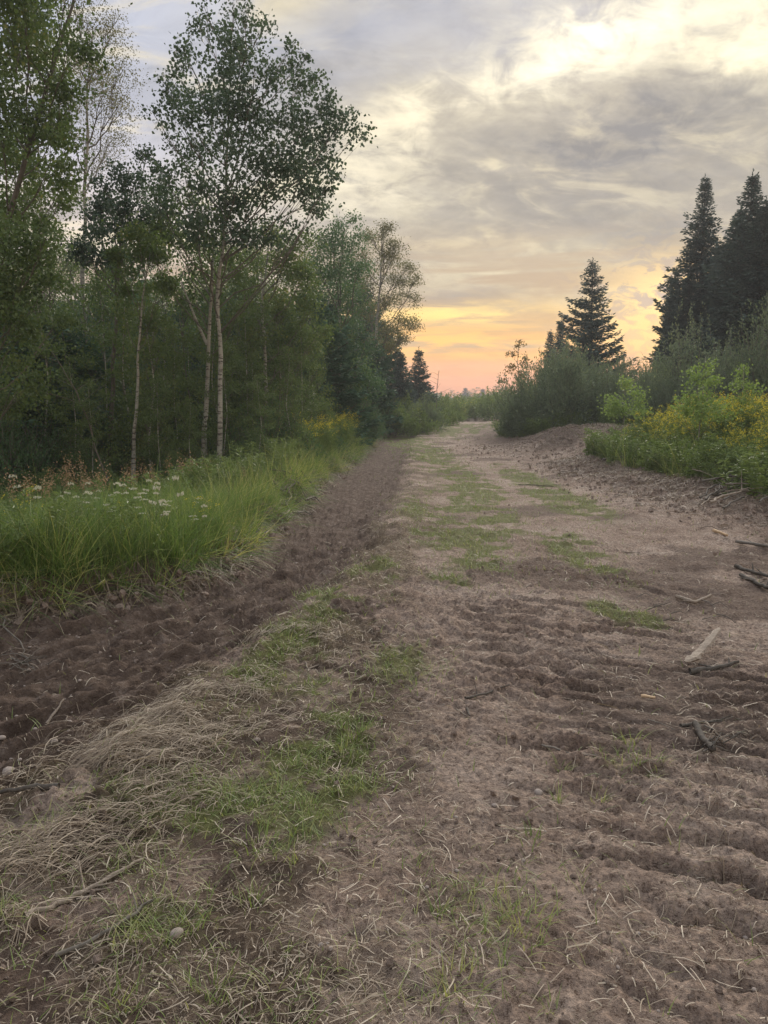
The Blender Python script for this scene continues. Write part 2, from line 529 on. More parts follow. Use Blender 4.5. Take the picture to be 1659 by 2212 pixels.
def bez(a, b, c_, n=6):
    t = np.linspace(0, 1, n)[:, None]
    return (1 - t) ** 2 * a + 2 * t * (1 - t) * b + t * t * c_


# ------------------------------------------------------------------ materials
def mat_new(name):
    m_ = bpy.data.materials.new(name); m_.use_nodes = True
    m_.node_tree.nodes.clear()
    return m_, NT(m_.node_tree)


def leaf_mat(name, dark, mid, yell, trans=0.35, rough=0.5, yfrom=0.80):
    m_, T = mat_new(name)
    a = T.new('ShaderNodeAttribute', attribute_name='tint').outputs['Fac']
    rnd = T.new('ShaderNodeObjectInfo').outputs['Random']
    pos = T.new('ShaderNodeNewGeometry').outputs['Position']
    nz = T.noise(pos, 0.7, 2)
    f = T.m('ADD', T.m('ADD', T.m('MULTIPLY', a, 0.75), T.m('MULTIPLY', nz, 0.35)), T.m('MULTIPLY', T.m('SUBTRACT', rnd, 0.5), 0.12))
    col = T.ramp(f, [(0.15, dark), (0.6, mid), (yfrom, mid), (1.0, yell)])
    p = T.new('ShaderNodeBsdfPrincipled'); T.l.new(col, p.inputs['Base Color'])
    p.inputs['Roughness'].default_value = rough
    p.inputs['Specular IOR Level'].default_value = 0.35
    tr = T.new('ShaderNodeBsdfTranslucent')
    T.l.new(T.mix(0.5, col, T.mix(1.0, col, (1.25, 1.2, 0.55, 1), 'MULTIPLY')), tr.inputs[0])
    mx = T.new('ShaderNodeMixShader'); mx.inputs[0].default_value = trans
    T.l.new(p.outputs[0], mx.inputs[1]); T.l.new(tr.outputs[0], mx.inputs[2])
    T.l.new(mx.outputs[0], T.new('ShaderNodeOutputMaterial').inputs[0])
    return m_


def plain_mat(name, c1, c2, scale=30, rough=0.85, bump=0.3, c3=None, stretch=(1, 1, 1), coord='Object'):
    m_, T = mat_new(name)
    co = T.new('ShaderNodeTexCoord').outputs[coord]
    mp_ = T.new('ShaderNodeMapping'); mp_.inputs['Scale'].default_value = stretch
    T.l.new(co, mp_.inputs[0])
    n = T.noise(mp_.outputs[0], scale, 6, 0.65)
    tnt = T.new('ShaderNodeAttribute', attribute_name='tint').outputs['Fac']
    stops = [(0.3, c1), (0.68, c2)] if c3 is None else [(0.3, c1), (0.55, c2), (0.72, c3)]
    col = T.ramp(T.m('ADD', n, T.m('MULTIPLY', T.m('SUBTRACT', tnt, 0.5), 0.5)), stops)
    p = T.new('ShaderNodeBsdfPrincipled'); T.l.new(col, p.inputs['Base Color'])
    p.inputs['Roughness'].default_value = rough
    p.inputs['Specular IOR Level'].default_value = 0.25
    b = T.new('ShaderNodeBump'); b.inputs['Strength'].default_value = bump; b.inputs['Distance'].default_value = 0.01
    T.l.new(n, b.inputs['Height']); T.l.new(b.outputs[0], p.inputs['Normal'])
    T.l.new(p.outputs[0], T.new('ShaderNodeOutputMaterial').inputs[0])
    return m_


def aspen_bark():
    m_, T = mat_new('aspen_bark')
    co = T.new('ShaderNodeTexCoord').outputs['Object']
    mp_ = T.new('ShaderNodeMapping'); mp_.inputs['Scale'].default_value = (6, 6, 22)
    T.l.new(co, mp_.inputs[0])
    n = T.noise(mp_.outputs[0], 1.0, 5, 0.7)
    n2 = T.noise(co, 1.3, 3, 0.6)
    mp3 = T.new('ShaderNodeMapping'); mp3.inputs['Scale'].default_value = (3, 3, 9)
    T.l.new(co, mp3.inputs[0])
    v = T.new('ShaderNodeTexVoronoi'); T.l.new(mp3.outputs[0], v.inputs['Vector']); v.inputs['Scale'].default_value = 1.0
    knots = T.mapr(v.outputs['Distance'], 0.20, 0.10)
    base = T.ramp(n2, [(0.3, (0.25, 0.25, 0.21)), (0.7, (0.52, 0.51, 0.45))])
    col = T.mix(T.mapr(n, 0.50, 0.62), base, (0.09, 0.08, 0.07, 1))
    col = T.mix(T.m('MULTIPLY', knots, 0.85), col, (0.05, 0.045, 0.04, 1))
    p = T.new('ShaderNodeBsdfPrincipled'); T.l.new(col, p.inputs['Base Color']); p.inputs['Roughness'].default_value = 0.8
    b = T.new('ShaderNodeBump'); b.inputs['Strength'].default_value = 0.4; b.inputs['Distance'].default_value = 0.02
    T.l.new(n, b.inputs['Height']); T.l.new(b.outputs[0], p.inputs['Normal'])
    T.l.new(p.outputs[0], T.new('ShaderNodeOutputMaterial').inputs[0])
    return m_


BARK_A = aspen_bark()
BARK_D = plain_mat('dark_bark', (0.05, 0.045, 0.04), (0.14, 0.125, 0.105), 8, 0.9, 0.8, stretch=(3, 3, 0.7))
BARK_T = plain_mat('twig_bark', (0.10, 0.09, 0.075), (0.22, 0.20, 0.17), 12)
WOOD_P = plain_mat('weathered_wood', (0.15, 0.12, 0.095), (0.40, 0.34, 0.27), 10, 0.8, 0.6, stretch=(1, 14, 14))
WOOD_F = plain_mat('fresh_wood', (0.42, 0.27, 0.14), (0.66, 0.50, 0.32), 18, 0.75, 0.4)
STONE = plain_mat('stone', (0.20, 0.16, 0.135), (0.42, 0.37, 0.33), 14, 0.8, 0.3)
LEAF_ASPEN = leaf_mat('aspen_leaf', (0.040, 0.075, 0.050), (0.085, 0.140, 0.085), (0.18, 0.22, 0.09), 0.32, 0.45)
LEAF_OLIVE = leaf_mat('olive_leaf', (0.058, 0.105, 0.040), (0.140, 0.210, 0.075), (0.29, 0.29, 0.09), 0.38, 0.5, 0.72)
LEAF_DEEP = leaf_mat('deep_leaf', (0.055, 0.115, 0.060), (0.110, 0.205, 0.095), (0.20, 0.28, 0.10), 0.30)
LEAF_WILLOW = leaf_mat('willow_leaf', (0.085, 0.130, 0.090), (0.20, 0.265, 0.165), (0.34, 0.39, 0.20), 0.30)
LEAF_GREY = leaf_mat('thin_leaf', (0.11, 0.12, 0.07), (0.22, 0.22, 0.12), (0.45, 0.36, 0.14), 0.40)
LEAF_LIGHT = leaf_mat('light_leaf', (0.12, 0.20, 0.06), (0.24, 0.35, 0.11), (0.36, 0.42, 0.14), 0.45)
NEEDLE = leaf_mat('needle', (0.050, 0.088, 0.082), (0.105, 0.165, 0.140), (0.14, 0.21, 0.14), 0.12, 0.6, 0.9)
NEEDLE_L = leaf_mat('young_needle', (0.045, 0.100, 0.070), (0.095, 0.190, 0.115), (0.15, 0.25, 0.12), 0.15, 0.6, 0.9)
GRASS = leaf_mat('grass_blade', (0.075, 0.140, 0.035), (0.19, 0.295, 0.075), (0.50, 0.47, 0.19), 0.42, 0.5, 0.72)
TURF = leaf_mat('short_grass_blade', (0.10, 0.155, 0.05), (0.22, 0.30, 0.09), (0.44, 0.44, 0.20), 0.35, 0.5, 0.72)
HERB = leaf_mat('herb_leaf', (0.085, 0.135, 0.045), (0.19, 0.27, 0.085), (0.34, 0.38, 0.13), 0.38)
LEAF_WEED = leaf_mat('weed_leaf', (0.08, 0.13, 0.05), (0.19, 0.265, 0.095), (0.33, 0.36, 0.13), 0.35)
STRAW = leaf_mat('straw', (0.15, 0.115, 0.085), (0.36, 0.295, 0.22), (0.66, 0.59, 0.47), 0.18, 0.6, 0.55)
YELLOW = leaf_mat('goldenrod_flower', (0.56, 0.48, 0.04), (0.78, 0.67, 0.07), (0.80, 0.72, 0.15), 0.25, 0.7)
WHITE = leaf_mat('white_flower', (0.45, 0.46, 0.38), (0.60, 0.61, 0.52), (0.72, 0.72, 0.64), 0.2, 0.7)
RUST = leaf_mat('dry_flower', (0.28, 0.18, 0.11), (0.44, 0.31, 0.19), (0.54, 0.40, 0.24), 0.25, 0.7)


def soil_mat():
    m_, T = mat_new('soil')
    pos = T.new('ShaderNodeNewGeometry').outputs['Position']
    A = lambda k: T.new('ShaderNodeAttribute', attribute_name=k).outputs['Fac']
    wet, grn, strw, land = A('wet'), A('green'), A('straw'), A('land')
    big = T.noise(pos, 0.9, 4, 0.6)
    med = T.noise(pos, 7.0, 5, 0.65)
    fin = T.noise(pos, 45, 5, 0.7)
    tiny = T.noise(pos, 210, 3, 0.7)
    dry = T.ramp(T.m('ADD', T.m('MULTIPLY', big, 0.55), T.m('MULTIPLY', med, 0.45)),
                 [(0.34, (0.25, 0.182, 0.143)), (0.52, (0.405, 0.318, 0.262)), (0.68, (0.54, 0.45, 0.385))])
    dry = T.mix(T.mapr(fin, 0.50, 0.62), dry, T.mix(1.0, dry, (1.5, 1.46, 1.40, 1), 'MULTIPLY'))
    dry = T.mix(T.mapr(T.m('ADD', T.m('MULTIPLY', fin, 0.6), T.m('MULTIPLY', tiny, 0.4)), 0.485, 0.40), dry, T.mix(1.0, dry, (0.40, 0.36, 0.33, 1), 'MULTIPLY'))
    moist = T.ramp(T.m('ADD', T.m('MULTIPLY', med, 0.6), T.m('MULTIPLY', fin, 0.4)),
                   [(0.38, (0.095, 0.067, 0.053)), (0.54, (0.185, 0.138, 0.110)), (0.66, (0.31, 0.25, 0.21))])
    wf = T.mapr(T.m('ADD', wet, T.m('MULTIPLY', T.m('SUBTRACT', med, 0.5), 0.7)), 0.22, 0.72)
    col = T.mix(wf, dry, moist)
    mulch = T.ramp(T.m('ADD', T.m('MULTIPLY', tiny, 0.5), T.m('MULTIPLY', fin, 0.5)),
                   [(0.36, (0.075, 0.055, 0.038)), (0.52, (0.21, 0.165, 0.11)), (0.66, (0.42, 0.36, 0.26))])
    col = T.mix(T.m('MULTIPLY', T.mapr(T.m('ADD', strw, T.m('MULTIPLY', T.m('SUBTRACT', fin, 0.5), 0.9)), 0.25, 0.9), 0.75), col, mulch)
    turf = T.ramp(T.m('ADD', T.m('MULTIPLY', tiny, 0.4), T.m('MULTIPLY', med, 0.6)),
                  [(0.34, (0.10, 0.11, 0.04)), (0.6, (0.20, 0.23, 0.075)), (0.7, (0.30, 0.29, 0.13))])
    col = T.mix(T.m('MULTIPLY', T.mapr(T.m('ADD', grn, T.m('MULTIPLY', T.m('SUBTRACT', fin, 0.5), 0.8)), 0.3, 0.95), 0.8), col, turf)
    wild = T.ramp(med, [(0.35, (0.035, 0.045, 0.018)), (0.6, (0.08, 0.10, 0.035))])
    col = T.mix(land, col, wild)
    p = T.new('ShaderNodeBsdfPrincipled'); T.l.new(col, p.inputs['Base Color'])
    T.l.new(T.mix(wf, (0.97, 0.97, 0.97, 1), (0.92, 0.92, 0.92, 1)), p.inputs['Roughness'])
    p.inputs['Specular IOR Level'].default_value = 0.08
    hh = T.m('ADD', T.m('ADD', T.m('MULTIPLY', fin, 1.0), T.m('MULTIPLY', tiny, 0.35)), T.m('MULTIPLY', med, 1.2))
    b = T.new('ShaderNodeBump'); b.inputs['Strength'].default_value = 1.0; b.inputs['Distance'].default_value = 0.045
    T.l.new(hh, b.inputs['Height']); T.l.new(b.outputs[0], p.inputs['Normal'])
    T.l.new(p.outputs[0], T.new('ShaderNodeOutputMaterial').inputs[0])
    return m_


SOIL = soil_mat()
CLOD = plain_mat('clod_soil', (0.19, 0.142, 0.115), (0.33, 0.262, 0.215), 40, 0.95, 0.8, (0.42, 0.34, 0.285))

# ------------------------------------------------------------------ ground sheet
def graded(lo, a, b, hi, step, g):
    mid = np.arange(a, b, step)
    up, s_, v = [], step, b
    while v < hi: up.append(v); s_ *= g; v += s_
    up.append(hi)
    dn, s_, v = [], step, a
    while v > lo:
        s_ *= g; v -= s_; dn.append(max(v, lo))
    return np.unique(np.concatenate([dn[::-1], mid, up]))


gx = graded(-320, -2.1, 2.4, 460, 0.0125, 1.028)
gy = graded(-12, 1.35, 4.6, 420, 0.0125, 1.0165)
GX, GY = np.meshgrid(gx, gy)
GZ = ground(GX.ravel(), GY.ravel())
nx, ny = len(gx), len(gy)
mb = MB()
ii = (np.arange(ny - 1)[:, None] * nx + np.arange(nx - 1)[None, :]).ravel()
mb.add(np.stack([GX.ravel(), GY.ravel(), GZ], 1), np.stack([ii, ii + 1, ii + nx + 1, ii + nx], 1))
g_o = mb.obj('ground', [SOIL], smooth=True)
tag(g_o, 'bulldozed earth track with rough scraped soil and a shallow dark ditch on its left', None, None, 'structure')
dl, dr, ds, j, j2 = zones(GX.ravel(), GY.ravel())
yy, xx = GY.ravel(), GX.ravel()
wet = 0.95 * sst(dl, 0.05, 0.5) * sst(ds, 0.10, -0.45) * (0.85 + 0.15 * sst(yy, 12, 5)) * sst(yy, 70, 35)
wet = np.maximum(wet, 0.50 * sst(dr, 2.2, 0.6) * sst(yy, 6, 14) * sst(yy, 60, 30))
wet = np.maximum(wet, 0.75 * np.exp(-((dl - 0.1) / 0.3) ** 2))
wet = np.maximum(wet, 0.55 * sst(fbm(xx * 0.7, yy * 0.7, 131, 3), 0.48, 0.66))
wet = np.maximum(wet, 0.5 * sst(yy, 3.0, 2.0) * sst(xx, 0.3, -0.8))
wet = np.maximum(wet, 0.85 * sst(xx, 0.5, -0.2) * sst(ds, 0.0, 0.15) * sst(yy, 9, 5) * sst(fbm(xx * 3.0, yy * 3.0, 137, 4), 0.42, 0.60))
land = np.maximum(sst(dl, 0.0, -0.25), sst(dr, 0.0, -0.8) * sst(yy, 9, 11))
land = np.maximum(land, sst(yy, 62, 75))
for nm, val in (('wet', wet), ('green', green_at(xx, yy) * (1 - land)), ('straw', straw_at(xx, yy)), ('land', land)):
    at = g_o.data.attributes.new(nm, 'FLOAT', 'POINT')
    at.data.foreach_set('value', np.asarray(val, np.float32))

# ------------------------------------------------------------------ leaf trees
def trunk_path(pts, n=14):
    pts = np.asarray(pts, float)
    t = np.linspace(0, 1, len(pts)); tt = np.linspace(0, 1, n)
    return np.stack([np.interp(tt, t, pts[:, k]) for k in range(3)], 1)


def leaf_tree(name, loc, label, cat, path, r0, clumps, nleaf, lsize, lmat, bark=None, group=None,
              sub=9, spread=0.34, twigs=6, limb_r=0.03, aspect=0.8, droop=0.5, sides=8, rtop=0.15, tintsd=0.16, base_tint=0.5, rz=0.0):
    """path/clumps are local to the foot of the tree; a clump is (x, y, z, radius[, weight])"""
    root = empty(name, loc, rz, 1.0, label, cat, group)
    bark = bark or BARK_A
    p = trunk_path(path, 18)
    p[1:-1, :2] += (rng.random((16, 2)) - 0.5) * r0 * 0.55
    hh = (p[:, 2] - p[0, 2]) / (p[-1, 2] - p[0, 2])
    rr = r0 * (1 - (1 - rtop) * hh ** 0.9)
    rr[0] *= 1.35; rr[1] *= 1.05
    t = MB(); tube(t, p, rr, sides, 0, wob=0.12)
    t.obj('trunk', [bark], root, True)
    cr = MB()
    tot = sum((c_[3] ** 2) * (c_[4] if len(c_) > 4 else 1) for c_ in clumps)
    for c_ in clumps:
        cc = np.array(c_[:3], float); rad = c_[3]; w = c_[4] if len(c_) > 4 else 1.0
        hd = np.hypot(*(cc[:2] - np.array([np.interp(cc[2], p[:, 2], p[:, 0]), np.interp(cc[2], p[:, 2], p[:, 1])])))
        zs = np.clip(cc[2] - 0.25 - 0.9 * hd, p[0, 2] + 0.15 * (p[-1, 2] - p[0, 2]), p[-1, 2])
        st = np.array([np.interp(zs, p[:, 2], p[:, 0]), np.interp(zs, p[:, 2], p[:, 1]), zs])
        rl = max(0.006, limb_r * (0.5 + 0.5 * rad / 0.8))
        midp = st + (cc - st) * np.array([0.62, 0.62, 0.38])
        lp = bez(st, midp, cc + np.array([0, 0, rad * 0.3]), 7)
        lp[1:-1] += (rng.random((5, 3)) - 0.5) * 0.08 * hd
        tube(cr, lp, np.linspace(rl, rl * 0.3, 7), 4, 0)
        k = max(3, int(sub * (rad / 0.7)))
        d = unit(rng.normal(size=(k, 3)) + np.array([0, 0, 0.25]))
        subs = cc + d * (rad * (0.35 + 0.65 * rng.random(k)) ** 0.8)[:, None] * np.array([1, 1, 0.85])
        for q in range(min(k, twigs)):
            s0 = lp[3 + q % 3]
            tube(cr, bez(s0, (s0 + subs[q]) / 2 + np.array([0, 0, 0.06 * rad]), subs[q], 4), np.linspace(rl * 0.4, rl * 0.12, 4), 3, 0)
        nl = int(nleaf * rad ** 2 * w / tot)
        pick = rng.integers(0, k, nl)
        pos = subs[pick] + rng.normal(size=(nl, 3)) * rad * spread * np.array([1, 1, 0.75])
        ctint = base_tint + rng.normal() * 0.08
        stint = rng.normal(size=k) * 0.07
        leaves(cr, pos, lsize, 1, np.clip(ctint + stint[pick] + rng.normal(size=nl) * tintsd, 0, 1), aspect, droop)
    cr.obj('crown', [BARK_T if bark is BARK_A else bark, lmat], root)
    return root


def auto_clumps(H, h0, Rm, n, rad, seed=0, top=0.25, lean=(0, 0)):
    r_ = np.random.default_rng(seed)
    out = []
    for k in range(n):
        t = (k + 0.5) / n
        z = h0 + (H - h0) * t
        prof = (math.sin(math.pi * min(1, t * 0.78 + 0.18))) ** 0.7
        a = k * 2.4 + r_.random() * 0.8
        rr = Rm * prof * (0.35 + 0.65 * r_.random())
        out.append((rr * math.cos(a) + lean[0] * t, rr * math.sin(a) + lean[1] * t, z, rad * (0.7 + 0.6 * r_.random()) * (1 - 0.4 * t * t)))
    out.append((lean[0], lean[1], H - rad * 0.4, rad * 0.6))
    return out


def pc(D, base_px, lst, dep=1.2):
    """crown clumps read off the photograph: (px, py, radius in px) at distance D from a tree whose foot is at base_px"""
    x0 = X(base_px, D)
    out = []
    for e in lst:
        px, py, rp = e[:3]
        w = e[3] if len(e) > 3 else 1
        a, b = ray(px, py)
        yy_ = (rng.random() - 0.5) * 2 * dep
        Dd = D + yy_
        out.append((a * Dd - x0, yy_, EYE + b * Dd - gz(x0, D), rp * D / 1671, w))
    return out


def gz(x, y):
    return float(ground(np.array([x]), np.array([y]), False)[0])


def pp(D, base_px, lst):
    x0 = X(base_px, D)
    g = gz(x0, D)
    out = []
    for px, py in lst:
        a, b = ray(px, py)
        out.append((a * D - x0, 0, EYE + b * D - g))
    out[0] = (out[0][0], 0, -0.12)
    return out


def foot(px, D):
    x0 = X(px, D)
    return (x0, D, gz(x0, D))


# tall front aspen
D = 15.5
leaf_tree('aspen_tree', foot(474, D), 'tallest aspen with a pale trunk and dark round crown, standing at the forest edge', 'aspen tree',
          pp(D, 474, [(474, 1060), (474, 960), (474, 860), (477, 760), (470, 690), (471, 610), (482, 540), (487, 430), (493, 300), (499, 180), (500, 60)]), 0.062,
          pc(D, 474, [(505, 40, 42, .6), (445, 60, 40, .8), (560, 80, 45, .7), (480, 120, 60), (400, 130, 40), (430, 200, 62), (550, 170, 62), (620, 130, 38, .8), (650, 190, 48),
                      (360, 200, 30), (385, 270, 48, .7), (480, 260, 60), (560, 260, 70), (650, 260, 55), (700, 220, 35), (745, 270, 42), (770, 300, 24, .7), (690, 310, 50), (355, 300, 30, .6),
                      (430, 330, 52), (520, 350, 65), (610, 350, 60), (680, 370, 55), (715, 400, 26), (400, 400, 45), (470, 430, 58), (560, 430, 62), (650, 430, 55), (690, 460, 30, .6),
                      (350, 380, 35, .7), (330, 250, 24, .4), (340, 440, 36, .6), (420, 490, 50), (500, 510, 50), (590, 500, 48, .8), (640, 500, 36, .5), (440, 20, 24, .4), (540, 25, 30, .4), (660, 120, 20, .5)], 1.3),
          17500, 0.066, LEAF_ASPEN, limb_r=0.022, spread=0.30, sub=12, aspect=0.85, base_tint=0.42)
# its slimmer companion with the fork
D = 16.6
t2 = leaf_tree('aspen_tree', foot(440, D), 'slimmer pale aspen just left of the tallest one, forking at mid height', 'aspen tree',
          pp(D, 440, [(440, 1040), (441, 960), (446, 860), (449, 760), (455, 680), (458, 600), (462, 520), (455, 430)]), 0.072,
          pc(D, 440, [(330, 560, 45), (380, 520, 50), (430, 560, 45), (350, 480, 40), (400, 450, 40), (450, 500, 50), (300, 520, 35), (500, 580, 40), (420, 640, 35, .5), (520, 660, 30, .5)], 1.0),
          5200, 0.065, LEAF_OLIVE, limb_r=0.02)
fk = MB()
a_, b_, c_ = [np.array(q) for q in pp(D, 440, [(448, 745), (425, 700), (392, 610)])]
a_[2] = pp(D, 440, [(0, 0), (448, 745)])[1][2]
tube(fk, bez(a_, b_, c_, 8), np.linspace(0.038, 0.014, 8), 7, 0)
fk.obj('forked_limb', [BARK_A], t2, True)
# thin leaning aspen
D = 15.8
leaf_tree('aspen_tree', foot(288, D), 'thin crooked pale aspen standing alone left of the tall pair', 'aspen tree',
          pp(D, 288, [(284, 1040), (290, 960), (294, 880), (297, 820), (299, 770), (303, 700), (309, 640), (318, 590), (325, 540)]), 0.05,
          pc(D, 288, [(320, 560, 35), (280, 610, 30), (350, 620, 34), (300, 520, 34), (260, 560, 30), (330, 680, 26, .6), (270, 690, 24, .5), (350, 500, 30)], 0.9),
          3200, 0.06, LEAF_OLIVE, limb_r=0.014)
# dark-leaved neighbour left of the tall one
D = 17.5
leaf_tree('aspen_tree', foot(252, D), 'aspen with a loose dark crown between the tallest aspen and the left edge trees', 'aspen tree',
          pp(D, 252, [(236, 1040), (240, 900), (246, 760), (254, 620), (262, 500), (280, 360)]), 0.07,
          pc(D, 252, [(315, 335, 26, .7), (270, 400, 40, .8), (330, 395, 30, .7), (235, 440, 36), (290, 455, 42), (225, 400, 26, .6), (250, 510, 42), (310, 530, 40), (200, 480, 36), (210, 560, 34), (345, 470, 30, .8), (180, 540, 30)], 1.2),
          7000, 0.066, LEAF_ASPEN, base_tint=0.28, bark=BARK_T)
# big tree past the left edge, limbs lean in
D = 12.5
leaf_tree('birch_tree', foot(-70, D), 'broad leafy tree at the left edge, its limbs leaning in over the meadow', 'birch tree',
          pp(D, -70, [(-80, 1100), (-70, 900), (-45, 700), (-10, 560), (30, 430), (60, 330), (100, 180), (150, 20), (185, -120)]), 0.09,
          pc(D, -70, [(20, 40, 70), (90, 60, 60), (-30, 130, 90), (50, 150, 75), (120, 150, 48), (10, 250, 85), (90, 250, 62), (130, 330, 46), (40, 350, 80), (120, 300, 50), (-40, 330, 90), (60, 450, 62), (130, 420, 42),
                      (10, 520, 72), (80, 560, 55), (-40, 480, 80), (-60, 620, 90), (20, 640, 60), (60, -40, 80), (150, -60, 70), (-20, -60, 90), (20, 760, 50, .7), (110, 500, 34, .7), (110, 620, 40, .8), (30, 700, 50), (150, 120, 50), (160, 220, 45), (60, 820, 50), (0, 860, 60), (130, 700, 40)], 1.6),
          29000, 0.060, LEAF_OLIVE, limb_r=0.02, sides=10, sub=10, base_tint=0.42, bark=BARK_T)
# airy fine-leaved tree behind it
D = 24
leaf_tree('birch_tree', foot(190, D), 'tall airy tree with tiny sparse leaves behind the left edge tree', 'birch tree',
          pp(D, 190, [(170, 1010), (175, 800), (180, 600), (185, 400), (190, 200), (200, 60)]), 0.11,
          pc(D, 190, [(190, 60, 45), (240, 95, 45), (150, 110, 45), (200, 160, 55), (260, 165, 40), (215, 240, 58), (265, 240, 38), (180, 300, 50), (235, 310, 45), (200, 370, 45), (250, 30, 26, .5), (160, 20, 50, .8), (130, 200, 50), (160, 420, 40)], 1.8),
          13000, 0.050, LEAF_GREY, limb_r=0.03, twigs=9, aspect=0.7, spread=0.36, base_tint=0.35)
# yellow-green tree right of the tall aspen
D = 19
leaf_tree('aspen_tree', foot(572, D), 'yellowish green leafy tree right of the tallest aspen with a straight pale trunk', 'aspen tree',
          pp(D, 572, [(575, 1000), (574, 900), (572, 780), (566, 660), (575, 560), (590, 470)]), 0.075,
          pc(D, 572, [(590, 500, 40), (640, 540, 42), (560, 560, 42), (610, 590, 48), (660, 600, 38), (550, 640, 46), (620, 660, 50), (680, 660, 40), (560, 710, 42), (640, 730, 45), (690, 720, 30), (600, 780, 36), (540, 780, 32), (650, 790, 28), (525, 600, 34), (570, 850, 28, .6)], 1.5),
          12500, 0.060, LEAF_OLIVE, limb_r=0.022, base_tint=0.52)
D = 27
leaf_tree('aspen_tree', foot(728, D), 'green leafy tree with a rounded top right of the yellowish one, darker below', 'aspen tree',
          pp(D, 728, [(738, 960), (737, 860), (732, 740), (735, 620), (742, 500)]), 0.09,
          pc(D, 728, [(742, 492, 30), (715, 525, 36), (765, 525, 34), (735, 570, 42), (690, 575, 34), (778, 590, 34), (720, 630, 44), (770, 660, 38), (700, 690, 40), (750, 720, 44), (790, 740, 30), (720, 780, 42), (770, 800, 36), (690, 760, 32), (755, 860, 36), (800, 830, 28)], 1.7),
          14000, 0.068, LEAF_DEEP, limb_r=0.03, base_tint=0.55)
D = 37
leaf_tree('aspen_tree', foot(806, D), 'tall thin-leaved greyish tree on the right end of the left forest, sunset behind it', 'aspen tree',
          pp(D, 806, [(808, 930), (808, 840), (812, 760), (814, 690), (822, 600), (830, 490)]), 0.12,
          pc(D, 806, [(830, 500, 22), (805, 520, 24), (855, 535, 24), (830, 560, 28), (780, 560, 24), (880, 575, 22), (860, 600, 28), (800, 610, 30), (900, 610, 16), (840, 650, 30), (885, 645, 20), (870, 690, 24), (800, 680, 28), (840, 710, 26, 1.2), (890, 700, 18), (868, 735, 20, 1.3), (830, 750, 20, 1.4), (790, 740, 24, 1.4)], 2.0),
          17000, 0.064, LEAF_GREY, limb_r=0.03, twigs=11, sub=12, base_tint=0.5)

# generic forest trees: four kinds, then copies
protoA = leaf_tree('aspen_tree', (-9.5, 22, gz(-9.5, 22)), 'slender aspen deep in the forest at the far left of the photo', 'aspen tree',
                   [(0, 0, -0.1), (0.1, 0, 2), (-0.05, 0.1, 4.5), (0.15, 0, 7), (0.2, 0, 9.3)], 0.085, auto_clumps(9.5, 3.2, 1.3, 20, 0.62, 1), 9000, 0.065, LEAF_OLIVE, group='aspens inside the left forest')
protoB = leaf_tree('aspen_tree', (-7.0, 24, gz(-7, 24)), 'slender aspen deep in the forest behind the front trees', 'aspen tree',
                   [(0, 0, -0.1), (-0.15, 0, 2), (0.0, 0.1, 4.0), (-0.2, 0, 6), (-0.1, 0, 8.0)], 0.07, auto_clumps(8.2, 2.2, 1.5, 20, 0.60, 2), 9000, 0.06, LEAF_DEEP, group='aspens inside the left forest')
protoC = leaf_tree('young_aspen', (-5.4, 19.5, gz(-5.4, 19.5)), 'thin understorey sapling with olive leaves among the forest trunks', 'sapling',
                   [(0, 0, -0.1), (0.1, 0, 1.2), (-0.1, 0.05, 2.6), (0.1, 0, 4.6)], 0.028, auto_clumps(4.8, 0.8, 0.9, 15, 0.42, 3), 5200, 0.055, LEAF_OLIVE, limb_r=0.012, group='understorey saplings in the left forest')
fills = []
for k, (x_, y_, s_) in enumerate([(-13, 24, 1.15), (-15.5, 28, 1.2), (-11.5, 30, 1.1), (-8.6, 31, 1.0), (-6.2, 29, .92), (-4.3, 27.5, .95), (-3.2, 33, .92), (-9.8, 36, 1.1), (-14, 36, 1.3), (-6.5, 37, 1.0),
                                  (-18, 34, 1.25), (-20, 42, 1.4), (-12.5, 43, 1.3), (-5.0, 42, 1.0), (-8.5, 44, 1.1), (-2.4, 40, .85), (-3.6, 23.5, .72), (-7.6, 20.5, .85), (-10.6, 19.5, .9), (-16, 22, 1.1), (-2.2, 30, .7),
                                  (-2.0, 48, .9), (-22, 50, 1.5), (-15, 52, 1.4), (-9, 52, 1.2)]):
    src = (protoA, protoB)[k % 2]
    s_ = (1.6 + y_ * (0.15 + 0.075 * rng.random()) * (1.45 if x_ / y_ < -0.42 else 1.0)) / 9.5
    copy_thing(src, (x_, y_, gz(x_, y_)), k * 1.9, (s_ * 1.25, s_ * 1.25, s_), src['label'] if False else 'slender aspen deep in the forest behind the front trees', 'aspens inside the left forest')
protoA['label'] = protoB['label']
for k, (x_, y_, s_) in enumerate([(-3.9, 18.2, .95), (-2.6, 19.5, .8), (-6.6, 18.5, 1.05), (-8.2, 17.6, .95), (-9.4, 16.8, 1.0), (-4.6, 17.2, .75), (-2.1, 22.5, .85), (-7.4, 22.5, 1.1), (-10.5, 21.5, 1.1),
                                  (-1.6, 27, .85), (-12.4, 19, 1.0), (-5.9, 24.2, 1.2), (-3.3, 16.2, .62), (-11.6, 17.4, 1.05), (-3.1, 25.5, 1.0), (-9.2, 26.5, 1.3), (-3.7, 14.8, .42), (-4.4, 15.2, .5), (-2.5, 15.6, .45), (-2.1, 17.2, .55), (-5.6, 14.9, .5), (-6.3, 15.8, .6), (-7.5, 15.2, .6), (-1.9, 20.5, .6), (-3.0, 17.8, .6), (-8.6, 14.6, .7), (-4.9, 16.4, .9), (-5.6, 17.0, 1.0), (-3.2, 18.4, .95), (-7.2, 16.6, .95), (-8.8, 18.8, 1.2), (-4.1, 19.8, 1.15), (-2.0, 18.9, .7)]):
    copy_thing(protoC, (x_, y_, gz(x_, y_)), k * 2.3 + 0.5, s_, protoC['label'], protoC['group'])

